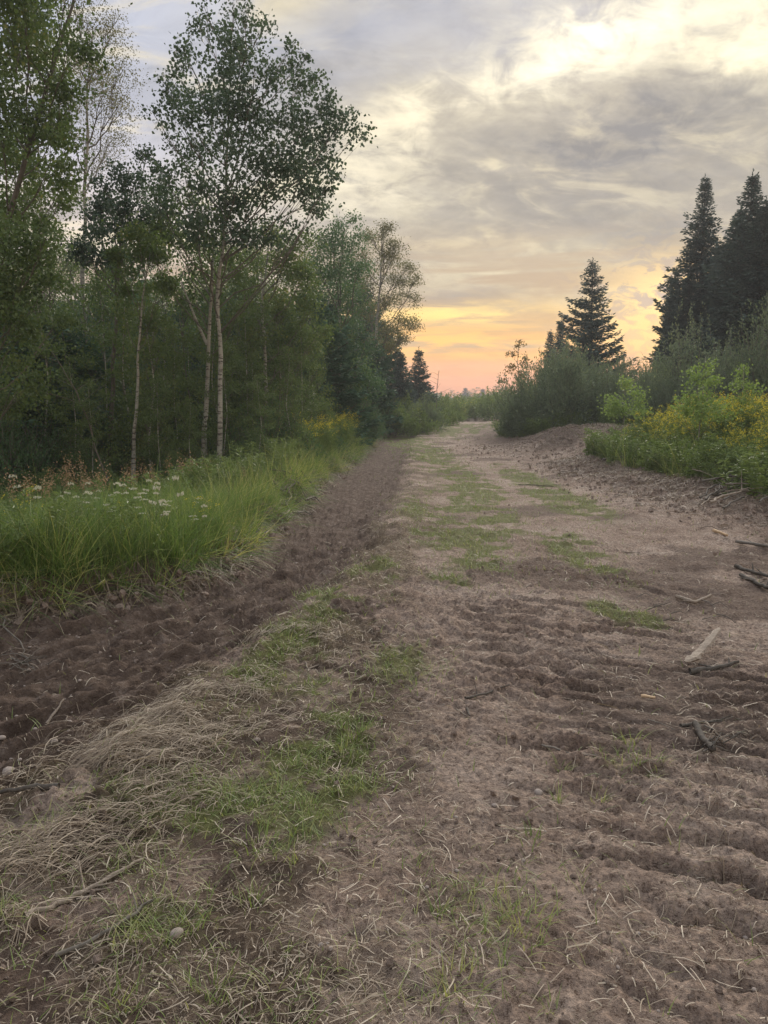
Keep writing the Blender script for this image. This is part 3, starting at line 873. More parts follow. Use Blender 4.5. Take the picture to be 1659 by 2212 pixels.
# bare thin poles and dead stems inside the forest
def pole(px, D_, top_py, r_, lean, label, mat=BARK_D, group=None, twn=7):
    root = empty('dead_sapling', foot(px, D_), 0, 1, label, 'dead sapling', group)
    h_ = Z(top_py, D_) - gz(X(px, D_), D_)
    m = MB()
    p = trunk_path([(0, 0, -0.1), (lean * 0.35, 0, h_ * 0.35), (lean * 0.6, 0.05, h_ * 0.7), (lean, 0, h_)], 12)
    p[1:-1, :2] += (rng.random((10, 2)) - 0.5) * 0.05
    tube(m, p, np.linspace(r_, r_ * 0.3, 12), 6, 0)
    m.obj('trunk', [mat], root, True)
    m = MB()
    for q in range(twn):
        i_ = rng.integers(4, 11)
        d = unit(np.array([rng.normal(), rng.normal() * 0.6, 0.6])) * (0.3 + 0.7 * rng.random())
        tube(m, bez(p[i_], p[i_] + d * 0.5 + np.array([0, 0, 0.05]), p[i_] + d, 4), np.linspace(r_ * 0.3, 0.003, 4), 3, 0)
    m.obj('crown', [mat], root)
    return root


for px, D_, ty, r_, ln in [(112, 19, 560, .035, .1), (198, 20, 590, .05, -.1), (222, 22, 520, .04, .2), (345, 21, 650, .03, -.1), (395, 23, 600, .035, .1), (505, 22, 640, .03, .2), (534, 20, 700, .028, .05), (620, 24, 640, .035, -.1),
                           (664, 25, 660, .03, .1), (40, 18, 620, .04, .1), (600, 19, 760, .022, .1), (160, 17.5, 700, .03, -.2), (420, 19, 680, .025, -.3)]:
    pole(px, D_, ty, r_, ln, 'bare dark pole-like stem standing among the forest trees', group='bare stems in the left forest', mat=BARK_D if px % 3 else BARK_T)
pole(250, 14.8, 760, .022, -1.15, 'long bare grey stem leaning left out of the undergrowth near the thin crooked aspen', BARK_T)


# ------------------------------------------------------------------ conifers
def conifer(name, loc, label, cat, H, Rb, nmat, dens=1.0, group=None, whorl=0.19, base=0.25, droop=0.18, power=0.85, twl=0.165, seed=1, gap=0.0, lumpy=0.9):
    r_ = np.random.default_rng(seed)
    root = empty(name, loc, 0, 1.0, label, cat, group)
    t = MB()
    p = trunk_path([(0, 0, -0.12), (0.03, 0.02, H * 0.5), (0, 0, H)], 14)
    tube(t, p, np.linspace(0.016 * H, 0.012, 14), 7, 0, wob=0.1)
    t.obj('trunk', [BARK_D], root, True)
    c_ = MB()
    z = base
    P, DD, LL, TT = [], [], [], []
    while z < H - 0.12:
        f = 1 - (z - base) / (H - base)
        Rw = Rb * f ** power + 0.06
        nb = max(4, int((6 + 3 * f) * dens))
        a0 = r_.random() * 6.28
        for b in range(nb):
            if r_.random() < gap: continue
            a = a0 + b * 6.283 / nb + (r_.random() - 0.5) * 0.9
            lump = (1 - lumpy * 0.5) + lumpy * float(vn(np.array(a * 0.9 + seed), np.array(z * 0.9), seed))
            L = Rw * (0.60 + 0.50 * r_.random()) * lump
            d = np.array([math.cos(a), math.sin(a), 0.0])
            s_ = np.array([-d[1], d[0], 0.0])
            up = 0.35 - 0.75 * droop * f * 2 + (r_.random() - 0.5) * 0.35
            zj = (r_.random() - 0.5) * 0.45 * (0.3 + f)
            n = max(3, int(L / 0.10))
            tt = np.linspace(0.06, 1, n)
            zz = z + zj + L * (up * tt - droop * tt ** 2 * 1.2 + 0.22 * tt ** 3)
            B = d[None] * (L * tt)[:, None]; B[:, 2] = zz
            if b % 2 == 0: tube(c_, B[::max(1, n // 3)][:4] if n > 4 else B, 0.009 + 0.004 * L, 3, 0)
            w = (0.34 * L * np.sin(np.clip(math.pi * (tt * 0.8 + 0.2), 0, math.pi)) + 0.07)
            for sg in (-1, 1, 0):
                for rep in range(2):
                    o_ = B + (r_.random((n, 3)) - 0.5) * 0.14
                    if rep: o_ = o_ + sg * s_[None] * (w * 0.5)[:, None] + d[None] * (w * 0.3)[:, None]
                    dirn = d[None] * (0.75 + 0.2 * r_.random((n, 1))) + sg * s_[None] * (0.8 + 0.4 * r_.random((n, 1))) + np.array([0, 0, 1.0]) * (r_.random((n, 1)) * 1.1 - 0.5)
                    P.append(o_); DD.append(dirn); LL.append(np.full(n, twl) * (0.6 + 0.8 * r_.random(n)) * (0.6 + 0.5 * min(1, L))); TT.append(0.28 + 0.42 * tt * r_.random(n))
        z += whorl * (0.65 + 0.35 * f) * (0.8 + 0.4 * r_.random())
    # leader
    n = 16
    zz = np.linspace(H - 0.7, H + 0.12, n)
    P.append(np.stack([np.zeros(n), np.zeros(n), zz], 1)); DD.append(np.stack([r_.normal(size=n), r_.normal(size=n), np.full(n, 1.6)], 1)); LL.append(np.full(n, 0.13)); TT.append(np.full(n, .4))
    P, DD, LL, TT = np.concatenate(P), unit(np.concatenate(DD)), np.concatenate(LL), np.concatenate(TT)
    n = len(P)
    for k in range(2):
        s2 = unit(np.cross(DD, r_.normal(size=(n, 3)) + np.array([0, 0, 1.2 if k == 0 else 0])))
        w = LL[:, None] * 0.17
        v = np.stack([P, P + DD * LL[:, None] * 0.45 + s2 * w, P + DD * LL[:, None], P + DD * LL[:, None] * 0.45 - s2 * w], 1)
        c_.add(v, np.arange(n * 4).reshape(n, 4), 1, np.repeat(TT, 4))
    c_.obj('crown', [BARK_D, nmat], root)
    return root


def topped(px, top, D_): return Z(top, D_) - gz(X(px, D_, top), D_)
def cfoot(px, D_, py=700):
    x0 = X(px, D_, py); return (x0, D_, gz(x0, D_))


D = 36
s1 = conifer('spruce_tree', cfoot(1524, D, 400), 'tall narrow spruce with a thin spire, left one of the two tallest at the right', 'spruce tree', topped(1524, 385, D), 2.75, NEEDLE, 1.15, seed=11, power=1.0, base=0.4, gap=.05)
D = 32
s2 = conifer('spruce_tree', cfoot(1625, D, 400), 'tallest dense dark spruce by the right edge of the photo', 'spruce tree', topped(1625, 376, D), 2.7, NEEDLE, 1.3, seed=12, power=0.9, base=0.4)
D = 41
s3 = conifer('spruce_tree', cfoot(1280, D, 600), 'lone spruce with open drooping branches above the willow bushes', 'spruce tree', topped(1280, 565, D), 2.3, NEEDLE, 0.95, seed=13, power=0.85, gap=0.14, droop=0.10, twl=0.17, base=0.6)
D = 50
s4 = conifer('spruce_tree', cfoot(1212, D), 'small pointed spruce just left of the lone spruce, taller of the pair', 'spruce tree', topped(1212, 692, D), 1.0, NEEDLE, 1.2, seed=14, lumpy=0.4)
copy_thing(s4, cfoot(1190, 52), 1.1, topped(1190, 716, 52) / topped(1212, 692, 50), 'small pointed spruce, shorter and left one of the pair beside the lone spruce')
D = 50
s5 = conifer('spruce_tree', cfoot(905, D), 'small spruce with a clean cone shape, nearest to the gap where the track ends', 'spruce tree', topped(905, 755, D), 1.30, NEEDLE, 1.3, seed=15, power=0.9, lumpy=0.3)
copy_thing(s5, cfoot(866, 43), 2.0, (0.85, 0.85, topped(866, 760, 43) / topped(905, 755, 50)), 'small spruce beside the thin-leaved greyish tree, left of the cone-shaped one')
copy_thing(s2, cfoot(1600, 33.5, 450), 2.2, (.85, .85, topped(1600, 450, 33.5) / topped(1625, 376, 32)), 'dark spruce squeezed between the two tallest at the right, shorter than both')
copy_thing(s1, cfoot(1655, 31, 450), 0.7, (1, 1, topped(1655, 435, 31) / topped(1524, 385, 36)), 'dark spruce cut by the right edge beside the tallest one')
copy_thing(s1, cfoot(1460, 37, 600), 2.7, (.42, .42, topped(1463, 580, 37) / topped(1524, 385, 36)), 'slim short spruce at the left foot of the tall narrow spire')
copy_thing(s1, cfoot(1449, 38, 600), 1.7, (.38, .38, topped(1449, 598, 38) / topped(1524, 385, 36)), 'slim short spruce, outermost on the left of the right-hand spruces')
copy_thing(s2, cfoot(1570, 36, 600), 4.2, (1.0, 1.0, topped(1570, 560, 36) / topped(1625, 376, 32)), 'broad low dark spruce filling the gap under the two tallest')
copy_thing(s2, cfoot(1530, 37, 600), 5.6, (.9, .9, topped(1530, 600, 37) / topped(1625, 376, 32)), 'dense low dark spruce directly behind the tall narrow spire')
copy_thing(s1, cfoot(1490, 35, 600), 5.1, (.95, .95, topped(1490, 600, 35) / topped(1524, 385, 36)), 'low bushy spruce in front of the tall narrow spire')
copy_thing(s2, cfoot(1700, 33, 600), 3.1, 0.9, 'dark spruce just outside the right edge with branches reaching in')
# left forest conifers
s6 = conifer('fir_tree', cfoot(660, 25), 'dark balsam fir filling the shade right of the yellowish green tree', 'fir tree', topped(660, 640, 25), 1.9, NEEDLE_L, 1.2, seed=21, power=0.6)
FG = 'dark firs filling the left forest'
fl = 'dark fir filling the shade between the forest trunks'
for k, (px, D_, ty, wd) in enumerate([(612, 27, 700, 1.0), (705, 29, 650, 1.0), (255, 27, 545, .75), (205, 25, 680, .8), (786, 42, 612, .8), (760, 36, 700, 1.1), (20, 17.5, 720, .95), (90, 19, 690, 1.0), (150, 22, 700, .8),
                                      (330, 26, 690, .9), (400, 27, 660, 1.1), (470, 28, 640, 1.1), (540, 28, 670, 1.1), (-50, 19, 640, 1.2), (50, 24, 680, 1.), (300, 33, 640, 1.), (580, 36, 660, 1.1), (440, 36, 660, 1.2), (150, 34, 650, 1.), (690, 40, 640, 1.3),
                                      (-80, 26, 500, 1.4), (25, 33, 620, 1.1), (520, 42, 620, 1.5), (640, 33, 680, 1.1), (818, 48, 690, 1.0), (200, 19.5, 800, .8), (130, 17.6, 830, .7), (370, 20, 830, .8)]):
    copy_thing(s6, cfoot(px, D_), k * 1.3, (wd, wd, topped(px, ty, D_) / topped(660, 640, 25)), fl, FG)
s6['label'] = fl; s6['group'] = FG

# ------------------------------------------------------------------ bushes
def bush(name, loc, label, cat, Wd, Dp, H, nleaf, lsize, lmat, group=None, seed=1, ncl=22, low=0.12, stems=9, aspect=0.4, base_tint=0.5, spread=0.30):
    r_ = np.random.default_rng(seed)
    root = empty(name, loc, 0, 1, label, cat, group)
    st, cr = MB(), MB()
    cl = []
    for k in range(ncl):
        a = k * 2.4 + r_.random()
        q = math.sqrt((k + 0.5) / ncl)
        hh = H * (1 - 0.55 * q ** 2.2) * (0.65 + 0.38 * r_.random())
        cl.append((Wd / 2 * q * math.cos(a) * 0.85, Dp / 2 * q * math.sin(a) * 0.85, hh - H * 0.12, H * 0.15 * (0.6 + 0.9 * r_.random())))
        if hh > H * 0.45: cl.append((Wd / 2 * q * math.cos(a) * 0.95, Dp / 2 * q * math.sin(a) * 0.95, hh * 0.52, H * 0.19))
        cl.append((Wd / 2 * q * math.cos(a), Dp / 2 * q * math.sin(a), hh * 0.25 + low, H * 0.17))
    tot = sum(c_[3] ** 2 for c_ in cl)
    for i_, c_ in enumerate(cl):
        cc = np.array(c_[:3]); rad = c_[3]
        b0 = np.array([cc[0] * 0.35, cc[1] * 0.35, -0.05])
        if i_ < stems * 3:
            tube(st, bez(b0, b0 * 0.5 + cc * 0.5 + np.array([0, 0, H * .08]), cc + np.array([0, 0, rad]), 6), np.linspace(0.007 * H + .004, 0.004, 6), 4, 0)
        k = 7
        d = unit(r_.normal(size=(k, 3)))
        subs = cc + d * (rad * (0.5 + 0.6 * r_.random(k)))[:, None]
        nl = int(0.62 * nleaf * rad ** 2 / tot)
        pk = r_.integers(0, k, nl)
        pos = subs[pk] + np.clip(r_.normal(size=(nl, 3)), -1.7, 1.7) * rad * spread * np.array([1, 1, 1.15])
        for q in range(4):
            out = unit(np.array([cc[0] * .5 + r_.normal() * .6, cc[1] * .5 + r_.normal() * .6, 1.0 + r_.random() + H * .2]))
            s0 = cc + r_.normal(size=3) * rad * .35
            e0 = s0 + out * rad * (1.0 + 0.9 * r_.random())
            cv = bez(s0, (s0 + e0) / 2 + r_.normal(size=3) * rad * .12, e0, 5)
            tube(st, cv, np.linspace(.007, .003, 5), 3, 0)
            ns_ = max(4, int(0.095 * nleaf * rad ** 2 / tot))
            tq = r_.random(ns_)
            lp_ = np.stack([np.interp(tq, np.linspace(0, 1, 5), cv[:, w_]) for w_ in range(3)], 1) + np.clip(r_.normal(size=(ns_, 3)), -1.5, 1.5) * 0.035 * (H / 3.5)
            leaves(cr, lp_, lsize * .9, 0, np.clip(base_tint + .12 + r_.normal(size=ns_) * .15, 0, 1), aspect, 0.0, np.tile(out * .9, (ns_, 1)))
        pos[:, 2] = np.maximum(pos[:, 2], 0.02)
        ct = base_tint + r_.normal() * 0.15
        ax = np.tile(np.array([[0, 0, 0.9]]), (nl, 1)) + unit(pos - cc) * 0.7
        leaves(cr, pos, lsize, 0, np.clip(ct + r_.normal(size=k)[pk] * 0.06 + r_.normal(size=nl) * 0.15, 0, 1), aspect, 0.0, ax)
    tag(st.obj('stem', [BARK_T], root), kind='stuff')
    cr.obj('crown', [lmat], root)
    return root


def bloc(px, D_): return cfoot(px, D_, 850)
w1 = bush('willow_bush', bloc(1222, 30), 'largest rounded willow bush, leaning over the track bend beside the earth heap', 'willow bush', 5.2, 3.6, 3.25, 30000, 0.105, LEAF_WILLOW, seed=31, ncl=30, spread=.24, base_tint=0.42)
w2 = bush('willow_bush', bloc(1480, 29), 'tall greyish green willow bush in front of the right-hand spruces', 'willow bush', 3.6, 3.2, 3.9, 22000, 0.10, LEAF_WILLOW, seed=32, ncl=24, spread=.24, base_tint=0.55)
w3 = bush('willow_bush', bloc(1650, 24), 'dark willow bush at the right edge behind the goldenrod', 'willow bush', 3.0, 2.8, 4.1, 18000, 0.095, LEAF_WILLOW, seed=33, spread=.24, base_tint=0.35)
for px, D_, s_, lb in [(1140, 29.3, (.42, .5, .45), 'low willow bush hanging over the bend at the left foot of the largest one'),
                       (1195, 33, (.6, .6, .98), 'willow bush right behind the left shoulder of the largest one'),
                       (1300, 31, (.62, .7, .80), 'willow bush between the largest one and the pale sapling'),
                       (1370, 33, (.75, .8, .92), 'willow bush in the dip between the lone spruce and the tall spruces'),
                       (1420, 28, (.5, .6, .62), 'low willow bush behind the goldenrod, left of the tall greyish one'),
                       (1560, 27, (.75, .8, .85), 'willow bush at the foot of the tallest spruce'),
                       (1265, 36, (.9, .8, .95), 'willow bush below the lone spruce, farther back')]:
    copy_thing(w1, bloc(px, D_), px * 0.01, s_, lb)
fb = bush('willow_bush', bloc(945, 56), 'roundish green bush lining the far end of the track', 'willow bush', 4.6, 4.2, 2.0, 9000, 0.13, LEAF_WEED, 'bushes around the far end of the track', seed=38, ncl=16, base_tint=.55)
for k, (px, D_, s_) in enumerate([(960, 60, .8), (1000, 67, .9), (1045, 72, .9), (922, 49, .75), (880, 44, .8), (1075, 75, 1.0), (850, 38, .75), (980, 80, 1.0), (1030, 90, 1.1), (905, 62, 1.0), (820, 42, .9), (1110, 60, 1.3)]):
    copy_thing(fb, bloc(px, D_), px * 0.02, (s_ * 1.4, s_ * 1.4, s_ * 1.05), 'roundish green bush lining the far end of the track', 'bushes around the far end of the track')
b1 = bush('leafy_bush', bloc(915, 40), 'dense bush in front of the small cone-shaped spruce', 'bush', 2.0, 2.0, 1.9, 9000, 0.085, LEAF_WILLOW, seed=35, base_tint=0.4)
# undergrowth bushes along the left forest
b2 = bush('leafy_bush', bloc(590, 17.5), 'dark leafy bush at the foot of the yellowish green tree', 'bush', 2.0, 1.6, 1.7, 9000, 0.06, LEAF_DEEP, seed=36, base_tint=0.5, aspect=0.5)
for k, (px, D_, s_) in enumerate([(520, 18, .9), (370, 17.5, .8), (320, 19, 1.0), (220, 17.8, .9), (120, 16, .85), (30, 15.5, .95), (-40, 15, 1.1), (640, 22, 1.0), (700, 26, 1.1), (760, 31, 1.2), (810, 37, 1.2), (540, 24, 1.3), (420, 21, 1.0),
                                  (270, 22, 1.1), (160, 20, 1.1), (60, 19, 1.2), (600, 27, 1.3), (680, 20.5, .7), (780, 30, .9), (835, 42, 1.0), (480, 26, 1.3), (350, 26, 1.3), (200, 27, 1.3), (100, 26, 1.4), (0, 24, 1.4)]):
    copy_thing(b2, bloc(px, D_), k * 0.9, (s_ * 1.15, s_, s_ * (0.85 + 0.3 * rng.random())), 'dark leafy undergrowth bush at the forest edge', 'undergrowth bushes of the left forest')
b2['label'] = 'dark leafy undergrowth bush at the forest edge'; b2['group'] = 'undergrowth bushes of the left forest'

# saplings in the goldenrod
D = 15.5
leaf_tree('young_aspen', foot(1505, D), 'pale green sapling with a bright crown rising from the goldenrod', 'sapling',
          pp(D, 1505, [(1505, 1050), (1507, 980), (1512, 900), (1520, 830), (1524, 770)]), 0.018,
          pc(D, 1505, [(1522, 790, 16), (1505, 825, 20), (1540, 830, 18), (1490, 860, 22), (1530, 865, 26), (1470, 890, 18), (1560, 880, 20), (1515, 895, 24)], .35),
          1900, 0.055, LEAF_LIGHT, limb_r=0.008, sub=9, spread=.55)
D = 16.5
leaf_tree('young_aspen', foot(1600, D), 'second pale green sapling in the goldenrod, nearer the right edge', 'sapling',
          pp(D, 1600, [(1600, 1030), (1603, 960), (1606, 880), (1606, 790)]), 0.016,
          pc(D, 1600, [(1606, 800, 14), (1596, 835, 18), (1618, 850, 18), (1590, 875, 18), (1612, 890, 20)], .3),
          1000, 0.052, LEAF_LIGHT, limb_r=0.007, sub=9, spread=.55)
D = 22
leaf_tree('young_aspen', foot(1345, D), 'small light green sapling at the left end of the goldenrod by the earth heap', 'sapling',
          pp(D, 1345, [(1345, 960), (1348, 900), (1350, 830)]), 0.018,
          pc(D, 1345, [(1350, 835, 16), (1330, 860, 20), (1370, 860, 20), (1345, 890, 22), (1385, 890, 16), (1320, 885, 14)], .4),
          1600, 0.062, LEAF_LIGHT, limb_r=0.008, sub=9, spread=.5)
D = 40
leaf_tree('young_birch', foot(1118, D), 'small reddish thin-leaved sapling against the orange sky left of the largest willow', 'sapling',
          pp(D, 1118, [(1130, 920), (1125, 850), (1118, 780), (1120, 735)]), 0.04,
          pc(D, 1118, [(1122, 745, 12), (1108, 765, 12), (1135, 780, 14), (1100, 800, 14), (1125, 815, 18), (1090, 825, 10)], .5),
          900, 0.085, leaf_mat('russet_leaf', (0.13, 0.10, 0.05), (0.26, 0.20, 0.09), (0.42, 0.28, 0.10), 0.45), limb_r=0.014, sub=6)
pole(1180, 38, 745, .03, .5, 'leafless grey sapling sticking out of the largest willow against the sky', BARK_T, twn=14)
pole(1390, 36, 775, .03, .3, 'leafless grey sapling between the lone spruce and the tall spruces', BARK_T, twn=14)
pole(940, 45, 800, .03, .2, 'leafless grey sapling beside the small cone-shaped spruce', BARK_T, twn=12)

# far wood on the horizon: trees one can tell apart
fw = protoB
n_f = 0
for k, (px, D_, ty, kind) in enumerate([(955, 230, 845, 0), (975, 260, 842, 0), (990, 240, 846, 0), (1005, 250, 838, 1), (1015, 255, 843, 0), (1030, 250, 836, 0), (1043, 245, 840, 1), (1058, 260, 846, 0), (1075, 140, 832, 0), (1090, 130, 838, 0), (965, 200, 852, 1),
                                        (1068, 200, 846, 1), (1100, 150, 842, 0), (940, 240, 848, 0), (925, 250, 846, 0), (1120, 220, 844, 0), (1140, 230, 844, 0), (1022, 180, 856, 0), (985, 170, 856, 0), (950, 150, 858, 0), (1050, 160, 858, 0)]):
    h_ = topped(px, ty, D_)
    src = s5 if kind else protoB
    s0 = h_ / (topped(905, 755, 50) if kind else 8.4)
    copy_thing(src, cfoot(px, D_, 860), k * 1.1, (s0 * (2.2 if not kind else 1.6), s0 * 2.0, s0), 'far tree standing in the hazy treeline on the horizon', 'far treeline at the end of the track')
# a far mass so that no bare horizon shows between them
fm = MB()
n = 42000
fx = rng.uniform(-250, 420, n); fy = rng.uniform(270, 330, n)
hh = 1.2 + 6.5 * fbm(fx * 0.10, fy * 0.10, 5, 4) ** 1.3
fz = rng.random(n) ** 0.6 * hh
leaves(fm, np.stack([fx, fy, fz], 1), 1.1, 0, np.clip(rng.normal(0.4, 0.2, n), 0, 1), 0.8, 0)
tag(fm.obj('far_wood', [LEAF_DEEP]), 'far off wood closing the horizon as one hazy green mass', 'wood', None, 'stuff')


# ------------------------------------------------------------------ blades, herbs: prototypes for the scattered cover
def blades(mb_, base, L, lean_dir, lean, width, mat=0, tint=0.5, seg=4, grav=0.6):
    n = len(base)
    t = np.linspace(0, 1, seg + 1)
    d = np.stack([np.cos(lean_dir), np.sin(lean_dir), np.zeros(n)], 1)
    s_ = np.stack([-np.sin(lean_dir + 0.4), np.cos(lean_dir + 0.4), np.zeros(n)], 1)
    P = []
    for k in t:
        out = lean * k + grav * k ** 2.2 * lean * 1.6
        upz = k * (1 - 0.5 * np.minimum(1.1, lean) * k ** 1.6 * grav * 1.6)
        P.append(base + d * (L * out)[:, None] + np.array([0, 0, 1.0]) * (L * upz)[:, None])
    P = np.stack(P, 1)                                     # n, seg+1, 3
    w = (width[:, None] * np.maximum(0.06, (1 - t[None] ** 1.6)) * 0.5)[:, :, None]
    v = np.concatenate([P - s_[:, None] * w, P + s_[:, None] * w], 2).reshape(n, seg + 1, 2, 3)
    idx = (np.arange(n)[:, None] * (seg + 1) * 2 + np.arange(seg)[None] * 2)[..., None] + np.array([0, 1, 3, 2])
    tt = np.repeat(np.broadcast_to(np.asarray(tint, float), (n,)), (seg + 1) * 2)
    mb_.add(v.reshape(-1, 3), idx.reshape(-1, 4), mat, tt)


def proto_grass(h, n, seed, w=0.006, dry=0.12, rad=0.13, lo=0.25):
    r_ = np.random.default_rng(seed)
    m = MB()
    a = r_.random(n) * 6.283; q = rad * np.sqrt(r_.random(n))
    base = np.stack([q * np.cos(a), q * np.sin(a), np.full(n, -0.04)], 1)
    L = h * (0.5 + 0.6 * r_.random(n))
    tint = np.where(r_.random(n) < dry, 0.98, np.clip(r_.normal(0.40, 0.24, n), 0, 0.8))
    blades(m, base, L, a + r_.normal(0, 1.6, n), lo * 0.4 + 0.55 * r_.random(n) ** 1.5, np.full(n, w) * (0.7 + 0.6 * r_.random(n)), 0, tint, 5)
    return m.obj('grass_clump', [GRASS], link=False)


def proto_herb(h, seed, kind):
    """kind: leafy, goldenrod, yarrow, rust"""
    r_ = np.random.default_rng(seed)
    m = MB()
    ns = {'leafy': 6, 'goldenrod': 5, 'yarrow': 2, 'rust': 3, 'fern': 5}[kind]
    for k in range(ns):
        a = r_.random() * 6.28
        b0 = np.array([math.cos(a) * 0.10, math.sin(a) * 0.10, -0.03]) * r_.random()
        hh = h * (0.72 + 0.33 * r_.random())
        top = b0 + np.array([math.cos(a) * 0.14 * h, math.sin(a) * 0.14 * h, hh])
        pts = bez(b0, b0 * 0.6 + top * 0.4 + np.array([0, 0, hh * 0.15]), top, 5)
        tube(m, pts, np.linspace(0.004, 0.002, 5), 3, 0, 0.3)
        nl = {'leafy': 44, 'goldenrod': 40, 'yarrow': 16, 'rust': 14, 'fern': 30}[kind]
        t = np.sort(r_.random(nl)) * 0.86 + 0.08
        pos = np.stack([np.interp(t, np.linspace(0, 1, 5), pts[:, q]) for q in range(3)], 1)
        aa = r_.random(nl) * 6.28
        ax = np.stack([np.cos(aa), np.sin(aa), 0.4 * np.ones(nl)], 1) * 1.6
        leaves(m, pos, {'leafy': 0.085, 'goldenrod': 0.085, 'yarrow': 0.07, 'rust': 0.06, 'fern': 0.12}[kind], 0, np.clip(r_.normal(0.5, 0.14, nl), 0, 0.9), {'leafy': 0.24, 'goldenrod': 0.22, 'yarrow': 0.25, 'rust': 0.2, 'fern': 0.5}[kind], 0.3, ax)
        if kind == 'goldenrod':
            for q in range(3 if r_.random() < .8 else 0):
                d = unit(np.array([r_.normal(), r_.normal(), 0.7])) * 0.09
                nf = 6
                tt = np.linspace(0.1, 1, nf)[:, None]
                fp = top - np.array([0, 0, 0.10 * r_.random()]) + d * tt + r_.normal(size=(nf, 3)) * 0.008
                leaves(m, fp, 0.021, 1, np.clip(r_.normal(.5, .25, nf), 0, 1), 0.9, 0.0)
        if kind == 'yarrow':
            nf = 30
            a2 = r_.random(nf) * 6.28; q2 = 0.055 * np.sqrt(r_.random(nf))
            fp = top + np.stack([q2 * np.cos(a2), q2 * np.sin(a2), 0.008 * r_.random(nf)], 1)
            leaves(m, fp, 0.024, 1, 0.6, 0.9, 0.0, np.stack([np.cos(a2), np.sin(a2), np.full(nf, .2)], 1))
        if kind == 'rust':
            nf = 70
            fp = top + r_.normal(size=(nf, 3)) * np.array([0.035, 0.035, 0.09])
            leaves(m, fp, 0.024, 1, np.clip(r_.normal(0.5, .2, nf), 0, 1), 0.8, 0.0)
    return m.obj(kind + '_plant', [HERB, {'leafy': HERB, 'goldenrod': YELLOW, 'yarrow': WHITE, 'rust': RUST, 'fern': HERB}[kind]], link=False)


def scatter(name, label, cat, protos, pts, rot, scl, idx):
    """one stuff object: its points carry copies of the clump meshes"""
    col = bpy.data.collections.new(name + '_clumps')
    for o in protos: col.objects.link(o)
    me = bpy.data.meshes.new(name)
    n = len(pts)
    me.vertices.add(n); me.vertices.foreach_set('co', np.asarray(pts, np.float32).ravel())
    for nm, ty, ky, v in (('rot', 'FLOAT_VECTOR', 'vector', rot), ('scl', 'FLOAT', 'value', scl), ('idx', 'INT', 'value', idx)):
        at = me.attributes.new(nm, ty, 'POINT')
        at.data.foreach_set(ky, np.asarray(v, np.int32 if ty == 'INT' else np.float32).ravel())
    o = bpy.data.objects.new(name, me); COL.objects.link(o)
    tag(o, label, cat, None, 'stuff')
    ng = bpy.data.node_groups.new(name + '_nodes', 'GeometryNodeTree')
    ng.interface.new_socket('Geometry', in_out='INPUT', socket_type='NodeSocketGeometry')
    ng.interface.new_socket('Geometry', in_out='OUTPUT', socket_type='NodeSocketGeometry')
    gi, go = ng.nodes.new('NodeGroupInput'), ng.nodes.new('NodeGroupOutput')
    ci = ng.nodes.new('GeometryNodeCollectionInfo'); ci.inputs[0].default_value = col
    ci.inputs['Separate Children'].default_value = True; ci.inputs['Reset Children'].default_value = True
    ip = ng.nodes.new('GeometryNodeInstanceOnPoints'); ip.inputs['Pick Instance'].default_value = True
    def attr(nm, ty):
        a = ng.nodes.new('GeometryNodeInputNamedAttribute'); a.data_type = ty; a.inputs[0].default_value = nm
        return a.outputs[0]
    L = ng.links.new
    L(gi.outputs[0], ip.inputs['Points']); L(ci.outputs[0], ip.inputs['Instance'])
    L(attr('idx', 'INT'), ip.inputs['Instance Index']); L(attr('scl', 'FLOAT'), ip.inputs['Scale'])
    L(attr('rot', 'FLOAT_VECTOR'), ip.inputs['Rotation'])
    L(ip.outputs[0], go.inputs[0])
    md = o.modifiers.new('clumps', 'NODES'); md.node_group = ng
    return o


def strew(n, box, keep, zoff=0.0, fine=False):
    x = rng.uniform(box[0], box[1], n); y = rng.uniform(box[2], box[3], n)
    k = rng.random(n) < keep(x, y)
    x, y = x[k], y[k]
    return x, y, ground(x, y, fine) + zoff


def rnd_rot(n, tilt=0.12):
    r_ = np.stack([rng.normal(0, tilt, n), rng.normal(0, tilt, n), rng.random(n) * 6.283], 1)
    return r_


PG = [proto_grass(0.85, 30, 101, w=.009), proto_grass(0.95, 26, 102, dry=0.22, w=.008), proto_grass(0.72, 32, 103, lo=0.4, w=.009), proto_grass(0.9, 22, 104, dry=0.08, w=0.012)]
PS = [proto_grass(0.45, 40, 105, lo=0.7, dry=0.45, rad=.1), proto_grass(0.5, 34, 106, lo=0.9, dry=0.25, rad=.12)]
PH = [proto_herb(0.72, 111, 'leafy'), proto_herb(0.6, 112, 'leafy')]
PR = [proto_herb(1.08, 113, 'goldenrod'), proto_herb(1.2, 114, 'goldenrod'), proto_herb(0.98, 115, 'goldenrod')]
PF = [proto_herb(0.6, 116, 'fern'), proto_herb(0.8, 117, 'fern')]
for o_ in PF: o_.data.materials[0] = LEAF_DEEP; o_.data.materials[1] = LEAF_DEEP
PD = [proto_herb(0.55, 118, 'leafy'), proto_grass(0.6, 24, 119, dry=0.6, w=.007)]
PD[0].data.materials[0] = PD[0].data.materials[1] = LEAF_WEED
PW = [proto_grass(0.8, 18, 126, dry=.75, w=.006, lo=.2), proto_herb(0.85, 127, 'leafy')]
PW[1].data.materials[0] = PW[1].data.materials[1] = LEAF_WEED

